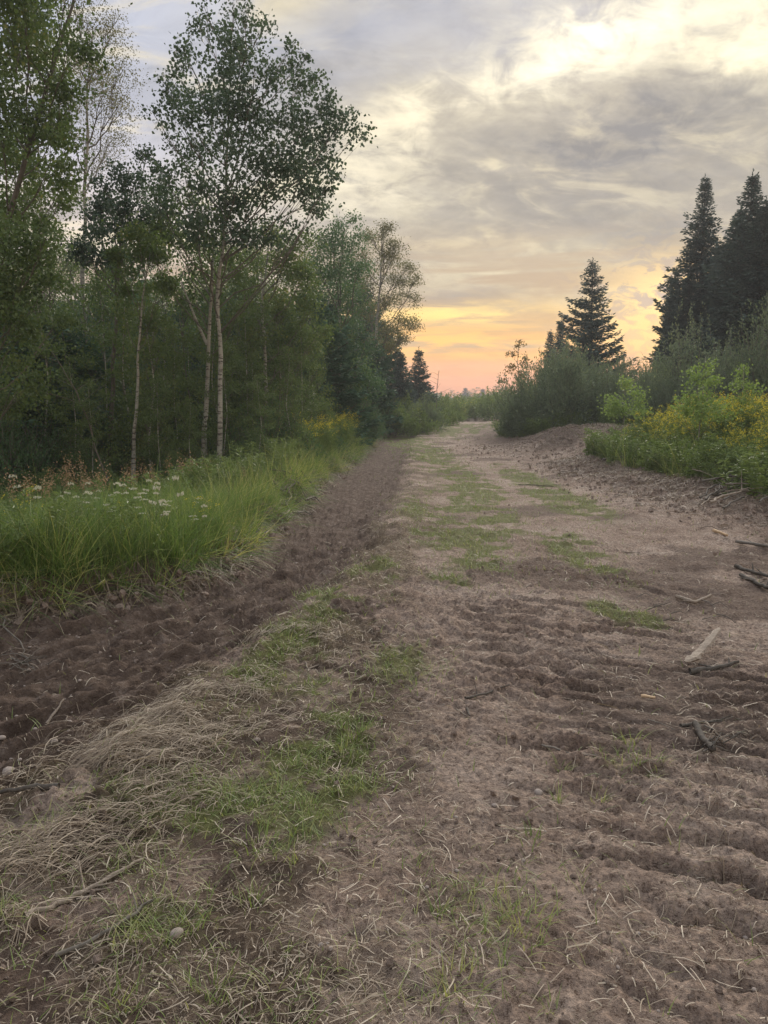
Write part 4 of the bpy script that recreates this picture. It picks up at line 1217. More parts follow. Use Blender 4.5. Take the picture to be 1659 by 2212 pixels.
left_land = lambda x, y: zones(x, y)[0]
x, y, z = strew(26000, (-9.5, -1.0, 5.0, 17), lambda x, y: (left_land(x, y) < 0.0) * (np.hypot((x + 1.75) / .55, (y - 13) / 1.6) > 1) * np.clip(0.30 + 1.1 * sst(fbm(x * 0.8, y * 0.8, 201, 3), 0.38, 0.6), 0, 1) * np.where(y > 13, 0.35, 1.0) * np.where(x < -3 - 0.45 * y, 0, 1) * 0.60)
sc_ = (0.50 + 0.36 * rng.random(len(x))) * (0.70 + 0.30 * sst(left_land(x, y), -0.1, -1.0)) * (1 - 0.25 * sst(y, 8, 12))
scatter('tall_grass', 'tall arching green grass filling the meadow between the ditch and the forest', 'grass', PG, np.stack([x, y, z], 1), rnd_rot(len(x)) + np.stack([0 * x, 0 * x, 0 * x], 1), sc_, rng.integers(0, 4, len(x)))
x, y, z = strew(9000, (-10, 0.5, 4.5, 34), lambda x, y: (left_land(x, y) < 0.14) * (left_land(x, y) > -0.30) * 0.95)
rt = rnd_rot(len(x), 0.2); rt[:, 2] = rng.normal(-0.6, 0.5, len(x)); rt[:, 1] += 0.85
scatter('bank_grass', 'flattened pale grass hanging over the lip of the ditch bank', 'grass', PS, np.stack([x, y, z], 1), rt, 0.7 + 0.6 * rng.random(len(x)), rng.integers(0, 2, len(x)))
x, y, z = strew(12000, (-12, 0, 5.8, 34), lambda x, y: (left_land(x, y) < -0.25) * (x > -2 - 0.6 * y) * np.where(y < 12, 0.75, 0.9) * (0.25 + 0.75 * sst(fbm(x * 0.9, y * 0.9, 207, 3), 0.40, 0.55)))
scatter('meadow_herbs', 'leafy weeds growing among the meadow grass and along the forest edge', 'weeds', PD + PW, np.stack([x, y, z], 1), rnd_rot(len(x)), 0.55 + 0.5 * rng.random(len(x)), rng.integers(0, 4, len(x)))
x, y, z = strew(9000, (-24, 2, 14, 60), lambda x, y: (left_land(x, y) < -0.3) * (x > -3 - 0.6 * y) * 0.6)
scatter('forest_floor_growth', 'ferns and seedlings covering the floor of the left forest', 'undergrowth', PF + PH, np.stack([x, y, z], 1), rnd_rot(len(x)), 0.55 + 0.45 * rng.random(len(x)), rng.integers(0, 4, len(x)))

right_land = lambda x, y: Rx(y) - x + 0.9 * (fbm(x * 1.3, y * 1.3, 3, 3) - 0.5)
x, y, z = strew(8000, (4.8, 15, 10.2, 22), lambda x, y: (right_land(x, y) < -0.9) * (x < 0.62 * y + 2) * 0.62 * sst(fbm(x * .7, y * .7, 211, 3), .25, .45))
sc_ = (0.70 + 0.34 * rng.random(len(x))) * (0.55 + 0.45 * sst(right_land(x, y), -0.6, -2.0))
scatter('goldenrod', 'dense bed of flowering goldenrod on the right of the track', 'goldenrod', PR, np.stack([x, y, z], 1), rnd_rot(len(x), .08), sc_, rng.integers(0, 3, len(x)))
x, y, z = strew(16000, (4.2, 22, 9.5, 34), lambda x, y: (right_land(x, y) < 0.0) * (x < 0.62 * y + 3) * np.where(right_land(x, y) > -1.9, 0.55, 0.18) * ((x > 5.0) | (y < 15)) * (np.hypot((x - 6.6) / 2.6, (y - 25) / 3.2) > 1))
scatter('meadow_herbs', 'low leafy weeds fringing the goldenrod bed', 'weeds', PH + [PS[0], PD[0], PG[1]], np.stack([x, y, z], 1), rnd_rot(len(x)), 0.5 + 0.7 * rng.random(len(x)), rng.integers(0, 5, len(x)))
# goldenrod patch before the left forest, and by the far bend
x, y, z = strew(900, (-3.3, -0.9, 17.5, 27), lambda x, y: (left_land(x, y) < -0.15) * 0.5)
x2, y2, z2 = strew(900, (0.5, 16, 44, 72), lambda x, y: (left_land(x, y) < -0.3) * (left_land(x, y) > -5) * 0.8)
x, y, z = np.r_[x, x2], np.r_[y, y2], np.r_[z, z2]
scatter('goldenrod', 'yellow flowering goldenrod fringe on the left side of the track', 'goldenrod', PR, np.stack([x, y, z], 1), rnd_rot(len(x), .08), 0.75 + 0.25 * rng.random(len(x)) + 0.2 * (y > 40), rng.integers(0, 3, len(x)))
x, y, z = strew(9000, (-2, 60, 30, 130), lambda x, y: ((left_land(x, y) < -0.2) | (right_land(x, y) < -.2) | (y > 64)) * (x > -0.02 * y) * 0.35)
scatter('far_meadow', 'rough green cover beyond the bend of the track', 'grass', [PH[0], PG[0]], np.stack([x, y, z], 1), rnd_rot(len(x)), 0.6 + 0.5 * rng.random(len(x)), rng.integers(0, 2, len(x)))

# white and rusty flower heads one can pick out
yw = proto_herb(0.85, 121, 'yarrow'); rs = proto_herb(0.95, 122, 'rust')
for kind, src, label, group, spots in (
        ('white_aster', yw, 'white flat-topped flower standing in the tall left grass', 'white flowers in the left meadow',
         [(60, 1050), (95, 1062), (140, 1075), (150, 1040), (180, 1060), (205, 1075), (222, 1050), (250, 1064), (262, 1082), (285, 1058), (300, 1070), (320, 1048), (335, 1082), (352, 1052), (372, 1075), (55, 1095), (120, 1100), (240, 1098), (175, 1115), (330, 1065),
          (20, 1040), (110, 1120), (385, 1045), (420, 1070), (455, 1090), (345, 1100), (30, 1120), (200, 1040), (290, 1085), (270, 1045), (75, 1130), (400, 1100), (310, 1110)]),
        ('dry_dock_plant', rs, 'rust brown dried seed plume standing at the back of the left meadow', 'rust brown seed plumes in the left meadow',
         [(60, 1035), (85, 1025), (165, 1030), (180, 1015), (205, 1035), (290, 1000), (310, 1010), (385, 985), (400, 1000), (430, 990), (345, 1020), (240, 1010), (20, 1020), (460, 1000), (365, 1035), (130, 1005), (520, 1010), (150, 985)])):
    for px, py in spots:
        hz_ = (0.85 if kind == 'white_aster' else 0.95); py -= rng.uniform(0, 34) if kind == 'white_aster' else 6
        top = 0.30 + hz_
        a, b = ray(px, py + (10 if kind == 'white_aster' else 6))
        D_ = (top - EYE) / b
        D_ = 6.2 + 2.2 * rng.random() if kind == 'white_aster' else 10 + 4 * rng.random()
        s_ = (EYE + b * D_ - gz(a * D_, D_)) / hz_
        o = bpy.data.objects.new(kind, src.data); COL.objects.link(o)
        o.location = (a * D_, D_, gz(a * D_, D_) - 0.02); o.rotation_euler = (0, 0, rng.random() * 6.28); o.scale = ((.35 + .3 * rng.random() if kind == 'white_aster' else min(s_, 1.1)),) * 2 + (s_,)
        tag(o, label, 'flower', group)

for k, (px, py, D_) in enumerate([(25, 1068, 7.6), (45, 1074, 7.2), (60, 1066, 8.0), (425, 1075, 8.2), (440, 1082, 7.8), (110, 1095, 7.0), (250, 1090, 7.4)]):
    a, b = ray(px, py)
    o = bpy.data.objects.new('goldenrod_plant', PR[k % 3].data); COL.objects.link(o)
    zg = gz(a * D_, D_); s_ = (EYE + b * D_ - zg) / 1.05
    o.location = (a * D_, D_, zg - .02); o.rotation_euler = (0, 0, k * 1.3); o.scale = (.6, .6, s_)
    tag(o, 'x', 'flower', 'yellow goldenrods in the left meadow')

# ------------------------------------------------------------------ litter on the track
def straws(name, label, x, y, L, w, lift, tint, arch=0.01, along=None):
    n = len(x)
    a = rng.random(n) * 6.283 if along is None else rng.normal(along, 0.55, n)
    bend = rng.normal(0, 0.13, n)
    m = MB()
    P = []
    kk = rng.random(n) ** 2
    ends = [ground(x + np.cos(a) * L * t, y + np.sin(a) * L * t) for t in (-.5, .5)]
    up = np.maximum(0, ground(x, y) - (ends[0] + ends[1]) / 2)
    for t in (-0.5, -.17, 0.17, .5):
        aa = a + bend * t * 2
        px_ = x + np.cos(aa) * L * t; py_ = y + np.sin(aa) * L * t
        P.append(np.stack([px_, py_, ends[0] * (.5 - t) + ends[1] * (.5 + t) + up * (1 - 1.2 * abs(t)) + lift * (1 - 1.4 * abs(t)) + kk * arch * .6 + 0.0025], 1))
    P = np.stack(P, 1)
    s_ = np.stack([-np.sin(a), np.cos(a), rng.normal(0, .4, n)], 1)[:, None] * (w / 2)[:, None, None]
    v = np.stack([P - s_, P + s_], 2)
    idx = (np.arange(n)[:, None] * 8 + np.arange(3)[None] * 2)[..., None] + np.array([0, 1, 3, 2])
    m.add(v.reshape(-1, 3), idx.reshape(-1, 4), 0, np.repeat(tint, 8))
    o = m.obj(name, [STRAW])
    return tag(o, label, 'straw', None, 'stuff')


def road_pts(n, keep, ymin=1.4, ymax=16, xa=-0.62, xb=0.62):
    y = ymin * (ymax / ymin) ** rng.random(n)
    x = rng.uniform(-1, 1, n) * (0.62 * y + 0.3)
    k = rng.random(n) < keep(x, y)
    return x[k], y[k]


x, y = road_pts(112000, lambda x, y: straw_at(x, y) * 0.95 * sst(left_land(x, y), -0.35, 0.0))
n = len(x)
straws('straw_litter', 'dry pale mown grass stems littering the track', x, y, 0.008 + 0.075 * rng.random(n) ** 2.8, 0.0011 + 0.0013 * rng.random(n) + 0.00025 * y, 0.001 + 0.005 * rng.random(n), np.clip(rng.normal(0.34, 0.26, n), 0, 1), 0.008)
x, y = road_pts(11000, lambda x, y: 0.22 + 0.6 * straw_at(x, y) + .25 * sst(x, .8, 1.6), ymax=13)
k = left_land(x, y) > 0; x, y = x[k], y[k]; n = len(x)
straws('straw_litter', 'longer bleached stems scattered loosely over the scraped soil', x, y, 0.008 + 0.10 * rng.random(n) ** 2.6, 0.0018 + 0.0016 * rng.random(n) + 0.0002 * y, 0.002 + 0.006 * rng.random(n), np.clip(rng.normal(0.72, 0.22, n), 0, 1), 0.010)
# heaped thatch along the mown ridge, lower left, and on the bank lip
n = 12000
y = rng.uniform(1.4, 5.2, n); x = Sx(y) + rng.normal(0, 0.24, n) + 0.02
y2 = rng.uniform(4.8, 16, n); x2 = Lx(y2) + rng.normal(0.14, 0.12, n)
x2, y2 = x2[:4500], y2[:4500]
x, y = np.r_[x, x2], np.r_[y, y2]
k = rng.random(len(x)) < sst(fbm(x * 2.2, y * 2.2, 301, 3), 0.36, 0.56); x, y = x[k], y[k]; n = len(x)
straws('thatch', 'matted dead grass heaped along the ridge beside the ditch', x, y, 0.05 + 0.11 * rng.random(n), 0.0016 + 0.0014 * rng.random(n), 0.01 + 0.025 * rng.random(n), np.clip(rng.normal(0.36, 0.24, n), 0, 1), 0.025, 0.75)

n = 4200
yk = rng.uniform(5.2, 28, n)
x = np.r_[6.4 + rng.normal(0, 1.7, n), Rx(np.linspace(9, 22, n)) - np.abs(rng.normal(0, .7, n)), Lx(yk) + rng.normal(.08, .16, n)]
y = np.r_[25 + rng.normal(0, 2.2, n), np.linspace(9, 22, n), yk]
n = len(x)
straws('root_litter', 'brown roots and broken stalks strewn over the scraped earth heap, berm and ditch bank', x, y, 0.08 + 0.25 * rng.random(n) ** 2, 0.0012 * np.sqrt(y) + 0.006 * rng.random(n), 0.02 + 0.05 * rng.random(n), np.clip(rng.normal(0.18, 0.22, n), 0, 1), 0.06)
# short green grass on the track
x, y = road_pts(130000, lambda x, y: np.clip(green_at(x, y) * 0.8 + 0.012, 0, 1) * sst(left_land(x, y), 0.05, 0.2), ymax=34)
n = len(x)
m = MB()
cl = vn(x * 9, y * 9, 401)
blades(m, np.stack([x, y, ground(x, y) - 0.004], 1), (0.022 + 0.05 * rng.random(n)) * (0.7 + 0.9 * cl) * np.clip(0.8 + y * 0.03, .8, 1.5), rng.random(n) * 6.28, 0.25 + 0.7 * rng.random(n), 0.0020 + 0.0014 * rng.random(n) + 0.0004 * y,
       0, np.where(rng.random(n) < 0.25, 0.97, np.clip(rng.normal(0.5, 0.2, n), 0, 0.85)), 3)
tag(m.obj('short_grass', [TURF]), 'patches of short green grass left growing along the track', 'grass', None, 'stuff')

# individual tufts
for px, py, nb, h_, rr_, dry, lb in [
        (760, 1595, 60, .10, .09, .1, 'bright green tuft in the middle left of the track, right of the ditch'),
        (555, 1835, 45, .08, .08, .1, 'low green tuft in the lower left foreground below the green patches'),
        (945, 1975, 16, .09, .02, .1, 'small upright bright green tuft in the lower centre foreground'),
        (1365, 1610, 26, .10, .05, .55, 'pale tuft growing out of the tread marks on the right'),
        (1400, 1660, 24, .08, .06, .3, 'green tuft beside the pale one in the tread marks'),
        (1205, 1735, 14, .10, .02, .5, 'thin tuft just right of the pale stone'),
        (1150, 1815, 16, .09, .03, .3, 'thin green tuft below the pale stone'),
        (1130, 2000, 40, .11, .08, .97, 'dry straw-coloured tuft in the lower centre right'),
        (1210, 1660, 14, .09, .02, .6, 'thin tuft above the pale stone'),
        (545, 1960, 20, .09, .03, .1, 'small dark green tuft in the lower left foreground'),
        (990, 2140, 30, .10, .08, .9, 'brownish grass tuft near the bottom centre'),
        (1190, 2180, 12, .07, .02, .2, 'little green sprout near the bottom right of centre'),
        (260, 2170, 30, .10, .05, .3, 'green tuft near the bottom left corner'),
        (460, 2130, 30, .10, .06, .2, 'spreading green tuft near the bottom, left of centre'),
        (1295, 1735, 12, .07, .03, .98, 'bleached stubble tuft beside the deep tread mark'),
        (970, 1255, 60, .10, .12, .1, 'dark green tuft in the middle of the track farther up')]:
    x0, y0 = G(px, py)
    m = MB(); a = rng.random(nb) * 6.283; q = rr_ * np.sqrt(rng.random(nb))
    bx, by = q * np.cos(a), q * np.sin(a)
    z0 = float(ground(np.array([x0]), np.array([y0]))[0])
    bz = ground(x0 + bx, y0 + by) - z0 - 0.005
    tn = np.where(rng.random(nb) < dry, 0.97, np.clip(rng.normal(0.45, 0.15, nb), 0, 0.8))
    blades(m, np.stack([bx, by, bz], 1), h_ * (0.45 + 0.6 * rng.random(nb)), a + rng.normal(0, .6, nb), 0.2 + 0.5 * rng.random(nb), 0.0030 + 0.002 * rng.random(nb), 0, tn, 4)
    o = m.obj('grass_tuft', [TURF]); o.location = (x0, y0, z0); tag(o, lb, 'grass tuft')

# loose crumbs of soil
def rock_mesh(name, mat, seed, flat=0.7, lumpy=0.25):
    r_ = np.random.default_rng(seed)
    import bmesh
    bm = bmesh.new(); bmesh.ops.create_icosphere(bm, subdivisions=2, radius=1)
    off = r_.random(3) * 20
    for v in bm.verts:
        c_ = v.co
        k = 1 + lumpy * (float(vn(c_.x * 1.7 + off[0] + c_.z, c_.y * 1.7 + off[1] - c_.z, seed)) - 0.5) * 2
        v.co = Vector((c_.x * k, c_.y * k * 0.85, c_.z * k * flat))
    me = bpy.data.meshes.new(name); bm.to_mesh(me); bm.free()
    me.materials.append(mat)
    for p in me.polygons: p.use_smooth = lumpy < 0.3
    at = me.attributes.new('tint', 'FLOAT', 'POINT'); at.data.foreach_set('value', np.full(len(me.vertices), 0.5, np.float32))
    return me


clods = [bpy.data.objects.new('clod', rock_mesh('clod', CLOD, 500 + k, .75, .55)) for k in range(4)]
def clod_keep(x, y):
    dl, dr, ds, j, j2 = zones(x, y)
    r_ = 0.07 + 0.5 * np.exp(-((dl - .15) / .3) ** 2) + 0.55 * sst(dr, 2.2, .5) * (dr > -0.5) + 0.04 * sst(ds, -.1, -.4) * (dl > 0)
    return np.clip(r_, 0, 1) * (dl > -0.1) * sst(fbm(x * 2, y * 2, 505, 3), .35, .6)
x, y = road_pts(46000, clod_keep, ymax=32)
xm, ym = 6.4 + rng.normal(0, 1.6, 2600), 25 + rng.normal(0, 2.2, 2600)
yb = rng.uniform(5.5, 40, 5200); xb = Lx(yb) + rng.normal(0.10, 0.16, 5200)
yb[:900] = rng.normal(13, .9, 900); xb[:900] = Lx(yb[:900]) + rng.normal(-.1, .25, 900)
yc = rng.uniform(8, 24, 3200); xc = Rx(yc) - np.abs(rng.normal(0.2, 0.6, 3200))
n0 = len(x)
x, y = np.r_[x, xm, xb, xc], np.r_[y, ym, yb, yc]
n = len(x)
s_ = 0.003 + 0.014 * rng.random(n) ** 4 + 0.0003 * y
s_[n0:] = 0.008 + 0.035 * rng.random(n - n0) ** 2.5
z = ground(x, y) + s_ * 0.2
scatter('soil_clods', 'crumbs and clods of dry soil thrown up by the machine', 'soil', clods, np.stack([x, y, z], 1), rng.random((n, 3)) * 6.28, s_, rng.integers(0, 4, n))

# stones
stones = [rock_mesh('stone', STONE, 600 + k, .62, .16) for k in range(4)]
def stone(px, py, r_, label, group=None, z_=0.0, k=0):
    x0, y0 = G(px, py, z_)
    o = bpy.data.objects.new('stone' if r_ > 0.016 else 'pebble', stones[k % 4]); COL.objects.link(o)
    o.location = (x0, y0, float(ground(np.array([x0]), np.array([y0]))[0]) + r_ * 0.26)
    o.rotation_euler = (rng.normal(0, .15), rng.normal(0, .15), rng.random() * 6.28); o.scale = (r_, r_, r_)
    tag(o, label, 'stone', group)
stone(22, 1695, .036, 'largest reddish stone at the left edge beside the ditch', z_=-.1)
stone(72, 1643, .022, 'pink stone in the ditch right above the largest one', z_=-.1, k=1)
stone(120, 1640, .020, 'greyish stone in the ditch right of the pink one', z_=-.1, k=2)
stone(152, 1590, .014, 'flat pale stone in the ditch, uppermost of the cluster by the left edge', z_=-.1, k=3)
stone(108, 1628, .016, 'small grey stone wedged between the pink and greyish ones in the ditch', z_=-.1, k=1)
stone(5, 1618, .02, 'grey stone cut by the left edge in the ditch', z_=-.1, k=2)
stone(1163, 1715, .022, 'pale rounded stone lying alone right of the centre of the track', k=3)
stone(382, 2030, .022, 'dull round stone in the lower left foreground', k=1)
stone(1068, 1745, .014, 'dark flat stone left of and below the pale rounded one', k=2)
stone(640, 1200, .03, 'cream stone on the bank foot where red earth shows', z_=-.05, k=0)
stone(556, 1605, .016, 'small light stone at the edge of the mown ridge', k=2)
stone(690, 1370, .018, 'pale stone on the right slope of the ditch', z_=-.05, k=1)
stone(985, 1770, .010, 'tiny pale pebble near the middle of the foreground')
for k in range(70):
    px, py = rng.uniform(0, 620), rng.uniform(1330, 1680)
    x0, y0 = G(px, py, -0.08)
    dl, dr, ds, _, _ = zones(np.array([x0]), np.array([y0]))
    if dl[0] > 0.35 and ds[0] < -0.15:
        stone(px, py, rng.uniform(.006, .013), 'small grey pebble pressed into the dark soil of the ditch', 'pebbles in the ditch', -0.08, k)
for k in range(45):
    px, py = rng.uniform(650, 1640), rng.uniform(1150, 2180)
    stone(px, py, rng.uniform(.004, .010), 'tiny pale pebble lying on the dry roadway', 'pebbles on the roadway', 0, k)

# ------------------------------------------------------------------ sticks and wood
def stick(pts, r_, label, mat=BARK_D, name='stick', cat='stick', taper=0.4, z_=0.0, lift=0.0, twigs=0, group=None, bumps=0.2, wander=0.012, squash=1.0):
    """pts: photo points of the stick as it lies on the ground"""
    W3 = []
    for e in pts:
        x0, y0 = G(e[0], e[1], z_)
        h_ = e[2] if len(e) > 2 else 0
        W3.append((x0, y0, float(ground(np.array([x0]), np.array([y0]))[0]) + r_ * 1.1 + 0.004 + lift + h_))
    W3 = np.array(W3); o0 = W3[0].copy(); W3 -= o0
    n = max(8, len(pts) * 4)
    t = np.linspace(0, len(pts) - 1, n)
    p = np.stack([np.interp(t, np.arange(len(pts)), W3[:, k]) for k in range(3)], 1)
    Ls = np.linalg.norm(p[-1] - p[0])
    p[1:-1] += rng.normal(size=(n - 2, 3)) * Ls * wander * np.array([1, 1, .6])
    m = MB()
    rr = r_ * np.linspace(1, taper, n) * (1 + bumps * (rng.random(n) - 0.5))
    if squash < 1:
        rr[0] *= .25; rr[1] *= .6; rr[2] *= .85; rr[-1] *= .35; rr[-2] *= .8
    tube(m, p, rr, 7, 0, wob=0.25)
    for q in range(twigs):
        i_ = rng.integers(2, n - 1)
        d = unit(np.array([rng.normal(), rng.normal(), abs(rng.normal()) * 0.5 + .1])) * Ls * (0.12 + 0.2 * rng.random())
        tube(m, bez(p[i_], p[i_] + d * .5, p[i_] + d, 4), np.linspace(r_ * .45, r_ * .12, 4), 4, 0)
    if squash < 1: m.V[0] = m.V[0] * np.array([1, 1.25, 1]); m.V[0][:, 2] = p[:, 2].repeat(7)[:len(m.V[0])] + (m.V[0][:, 2] - p[:, 2].repeat(7)[:len(m.V[0])]) * squash
    o = m.obj(name, [mat], smooth=squash == 1); o.location = tuple(o0)
    return tag(o, label, cat, group)


stick([(1005, 1520), (1045, 1503), (1100, 1487)], .008, 'straight dark stick lying alone in the middle of the track', twigs=1)
stick([(985, 1540), (1015, 1558)], .005, 'short thin stick just below the straight dark one', WOOD_P)
stick([(1008, 1540), (1015, 1562)], .008, 'stubby dark stick end touching the thin short one')
stick([(1478, 1448), (1500, 1440, .01), (1520, 1428, .03), (1545, 1416, .05), (1566, 1403, .075)], .030, 'thick weathered pale piece of split wood on the right of the track', WOOD_P, 'split_log', 'log', .8, bumps=.15, wander=.003, squash=.55)
stick([(1490, 1452), (1540, 1450), (1595, 1444, .03)], .020, 'charred dark branch under the pale split wood', twigs=2)
stick([(1460, 1300), (1500, 1310), (1535, 1298, .02)], .018, 'curved pale branch lying like a bow on the right of the track', WOOD_P, taper=.6)
stick([(1385, 1510), (1415, 1516)], .010, 'fresh orange wood chip below the pale split wood', WOOD_F, 'wood_chip', 'wood chip', .6)
stick([(1500, 1575), (1525, 1620), (1540, 1640)], .018, 'thick dark root piece sticking out of the soil in the lower right', taper=.8, twigs=2)
stick([(1470, 1572), (1540, 1560), (1560, 1552)], .010, 'dark stick lying across the upper end of the thick root piece', twigs=2)
stick([(1170, 1610), (1240, 1640), (1290, 1655)], .005, 'long thin root snaking across the roadway toward the tread marks', BARK_T)
stick([(1520, 1560), (1560, 1600), (1590, 1625)], .006, 'thin pale stalk lying down the slope beside the thick root piece', WOOD_P)
stick([(1590, 1180), (1640, 1192), (1700, 1200)], .020, 'grey log lying at the right edge, uppermost of the dug out wood', BARK_T, 'log', 'log', .7, twigs=2)
stick([(1588, 1232), (1630, 1248), (1672, 1258)], .020, 'dark splintered log at the right edge, middle one of the dug out wood', BARK_D, 'log', 'log', .6, twigs=3)
stick([(1600, 1252), (1640, 1275), (1668, 1284)], .020, 'dark broken log at the right edge, lowest of the dug out wood', BARK_D, 'log', 'log', .7, twigs=3)
stick([(1540, 1162), (1570, 1170)], .02, 'orange broken stump end in the spoil right of the track', WOOD_F, 'wood_chip', 'wood chip', .7)
stick([(1300, 1025), (1340, 1020), (1395, 1026), (1410, 1022, .1)], .035, 'bent grey branch lying at the foot of the goldenrod bed', BARK_T, twigs=4)
stick([(1330, 1090), (1380, 1095), (1420, 1110)], .012, 'thin branch lying on the track below the bent grey one', WOOD_P, twigs=3)
stick([(1120, 1048), (1180, 1050), (1200, 1052)], .010, 'thin dark stick on the roadway left of the bent grey branch', twigs=3)
stick([(1300, 1180), (1350, 1195), (1390, 1200)], .008, 'thin bare twig lying across the right wheel path farther up', WOOD_P, twigs=2)
stick([(55, 2010), (150, 1965), (230, 1925), (310, 1885)], .011, 'long weathered branch lying in the dead grass at the lower left', WOOD_P, 'branch', 'branch', .6, twigs=4, z_=-.03, lift=-.008)
stick([(120, 2075), (230, 2030), (330, 1960)], .008, 'thinner dark branch below the long weathered one', BARK_T, 'branch', 'branch', .6, twigs=3)
stick([(130, 1760), (60, 1762), (-20, 1758)], .016, 'dark root lying in the dirt at the left edge below the largest stone', z_=-.05)
stick([(765, 1475), (718, 1430), (665, 1448), (660, 1440)][::-1][:3] + [(722, 1428)], .006, 'zigzag pale twig on the mown ridge beside the ditch', WOOD_P)
stick([(390, 1350), (396, 1330), (402, 1318)], .007, 'forked pale twig standing up in the middle of the ditch', WOOD_P, lift=.01, twigs=2, z_=-.1)
stick([(280, 1380), (330, 1372), (390, 1378)], .006, 'pale root trailing across the left side of the ditch', WOOD_P, z_=-.1, twigs=2)
stick([(0, 1330), (45, 1385), (60, 1410)], .007, 'long grey root hanging from the bank at the left edge', BARK_T, z_=0, twigs=3)
stick([(40, 1410), (80, 1412), (110, 1430)], .007, 'forked grey root lying below the hanging one at the left edge', WOOD_P, z_=-.05, twigs=3)
stick([(100, 1565), (140, 1540)], .010, 'short pale stick in the dark soil near the left edge', WOOD_P, z_=-.1)
stick([(505, 1050), (492, 1030, .05), (484, 1020, .18)], .035, 'leaning broken stem on the bank beside the tallest aspen', BARK_D, 'broken_stem', 'stem', .7, z_=.25)
stick([(484, 1022, .20), (485, 1012, .28), (487, 1003, .42)], .034, 'pale freshly splintered wood at the top of the leaning broken stem', WOOD_F, 'splintered_wood', 'wood', .3, z_=.25, bumps=.8)
stick([(605, 1080), (640, 1065), (690, 1062)], .014, 'pale branch on the brush heap over the ditch bank', WOOD_P, z_=.1, twigs=3)
stick([(620, 1092), (628, 1070, .12), (632, 1060, .2)], .010, 'upright pale twig on the brush heap over the ditch bank', WOOD_P, z_=.1, twigs=2)
stick([(660, 1050), (685, 1030), (700, 1010, .1)], .014, 'dark stick jutting up from the bank grass behind the brush heap', BARK_D, z_=.2)
stick([(720, 1000), (745, 985), (765, 970, .1)], .020, 'dark stick jutting out of the bank farther up the track', BARK_D, z_=.1, twigs=3)
stick([(1510, 1040), (1512, 1000, .4), (1520, 960, .9)], .010, 'thin bare upright stalk in front of the goldenrod', WOOD_P, lift=0)
# brush piles: each crossing stick of its own
for cx, cy, nn, sp_, ln_, z0, lb, gp in [(1590, 1085, 26, 70, 90, .08, 'thin bare stick in the brush heap below the goldenrod at the right edge', 'sticks of the right brush heap'),
                                         (640, 1070, 22, 45, 45, .08, 'thin bare stick in the brush heap on the ditch bank', 'sticks of the bank brush heap'),
                                         (745, 985, 16, 30, 30, .08, 'thin dark stick in the debris on the bank farther up', 'sticks of the upper bank debris'),
                                         (60, 1420, 16, 60, 60, -.02, 'thin grey rootlet in the torn soil at the left edge', 'rootlets at the left edge'),
                                         (1560, 1600, 16, 90, 50, 0, 'thin dark twig scattered in the lower right soil', 'twigs in the lower right soil'),
                                         (1480, 1330, 16, 110, 40, 0, 'thin broken twig scattered on the right of the track', 'twigs on the right of the track')]:
    for k in range(nn):
        px, py = cx + rng.normal() * sp_ * .5, cy + rng.normal() * sp_ * .22
        a = rng.normal() * 0.5
        l_ = ln_ * (.5 + .7 * rng.random())
        h_ = .26 * rng.random() if sp_ < 80 and z0 > 0 else 0.015
        stick([(px - l_ / 2, py + a * l_ * .25, h_), (px, py + rng.normal() * 3, h_ + .03 * rng.random()), (px + l_ / 2, py - a * l_ * .25, .6 * h_)], rng.uniform(.004, .010) * (1.9 if cy < 1200 else .6), lb,
              (BARK_T, WOOD_P, BARK_D)[k % 3], z_=z0, twigs=k % 2, group=gp)

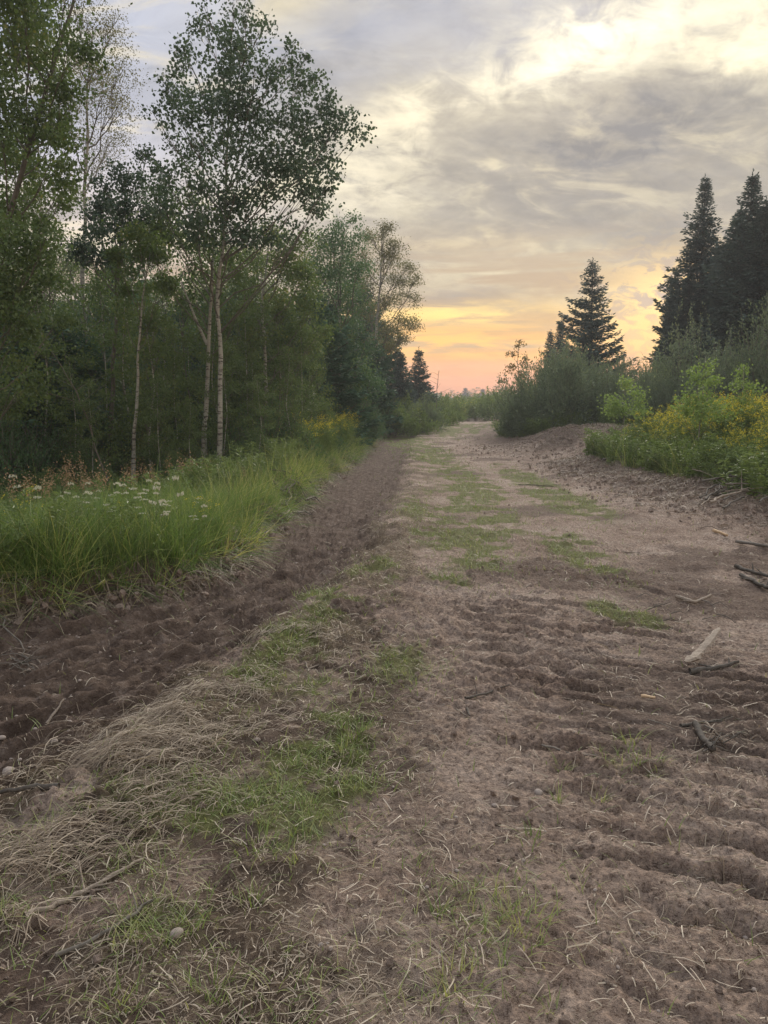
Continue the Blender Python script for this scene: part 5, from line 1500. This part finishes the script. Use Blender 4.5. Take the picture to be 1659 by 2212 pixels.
# ------------------------------------------------------------------ haze
hv = [(-330, -14, -3), (470, -14, -3), (470, 430, -3), (-330, 430, -3), (-330, -14, 15.6), (470, -14, 15.6), (470, 430, 15.6), (-330, 430, 15.6)]
hm = bpy.data.meshes.new('haze')
hm.from_pydata(hv, [], [(3, 2, 1, 0), (4, 5, 6, 7), (0, 1, 5, 4), (1, 2, 6, 5), (2, 3, 7, 6), (3, 0, 4, 7)])
ho = bpy.data.objects.new('haze', hm); COL.objects.link(ho)
ho['kind'] = 'stuff'
m_, T = mat_new('haze')
pv = T.new('ShaderNodeVolumePrincipled')
pv.inputs['Color'].default_value = (0.86, 0.90, 0.95, 1)
pv.inputs['Density'].default_value = 0.0012
pv.inputs['Anisotropy'].default_value = 0.35
T.l.new(pv.outputs[0], T.new('ShaderNodeOutputMaterial').inputs['Volume'])
hm.materials.append(m_)


# ------------------------------------------------------------------ labels: which one, counted along the row as the photo shows it
ORD = ('leftmost second third fourth fifth sixth seventh eighth ninth tenth eleventh twelfth thirteenth fourteenth fifteenth sixteenth seventeenth eighteenth nineteenth twentieth '
       'twenty-first twenty-second twenty-third twenty-fourth twenty-fifth twenty-sixth twenty-seventh twenty-eighth twenty-ninth thirtieth thirty-first thirty-second thirty-third thirty-fourth thirty-fifth').split()
def count_off(group, text):
    row = sorted((o for o in sc.objects if o.parent is None and o.get('group') == group), key=lambda o: o.location.x / max(o.location.y, 1))
    for k, o in enumerate(row[:35]):
        o['label'] = text.format(ORD[k] if k == 0 else ORD[k] + ' from the left')
count_off('aspens inside the left forest', '{} of the slender aspens deep in the left forest')
count_off('understorey saplings in the left forest', '{} of the thin olive-leaved saplings among the forest trunks')
count_off('undergrowth bushes of the left forest', '{} of the dark undergrowth bushes along the forest edge')
count_off(FG, '{} of the dark firs between the forest trunks')
count_off('bare stems in the left forest', '{} of the bare pole-like stems in the forest')
count_off('white flowers in the left meadow', '{} of the white flat-topped flowers in the left meadow')
count_off('rust brown seed plumes in the left meadow', '{} of the rust brown seed plumes behind the meadow grass')
count_off('bushes around the far end of the track', '{} of the roundish bushes lining the far track end')
count_off('far treeline at the end of the track', '{} of the far trees in the hazy horizon treeline')

count_off('yellow goldenrods in the left meadow', '{} of the single yellow goldenrods in the left meadow')
for gp_, tx_ in (('sticks of the right brush heap', '{} of the bare sticks in the right brush heap'), ('sticks of the bank brush heap', '{} of the bare sticks in the ditch bank brush heap'),
                 ('sticks of the upper bank debris', '{} of the dark sticks in the upper bank debris'), ('rootlets at the left edge', '{} of the grey rootlets in the torn soil at the left edge'),
                 ('twigs in the lower right soil', '{} of the dark twigs scattered in the lower right soil'), ('twigs on the right of the track', '{} of the broken twigs scattered right of the track')):
    count_off(gp_, tx_)
print('TRIS', sum(len(m_.loop_triangles) or sum(p.loop_total - 2 for p in m_.polygons) for m_ in bpy.data.meshes))
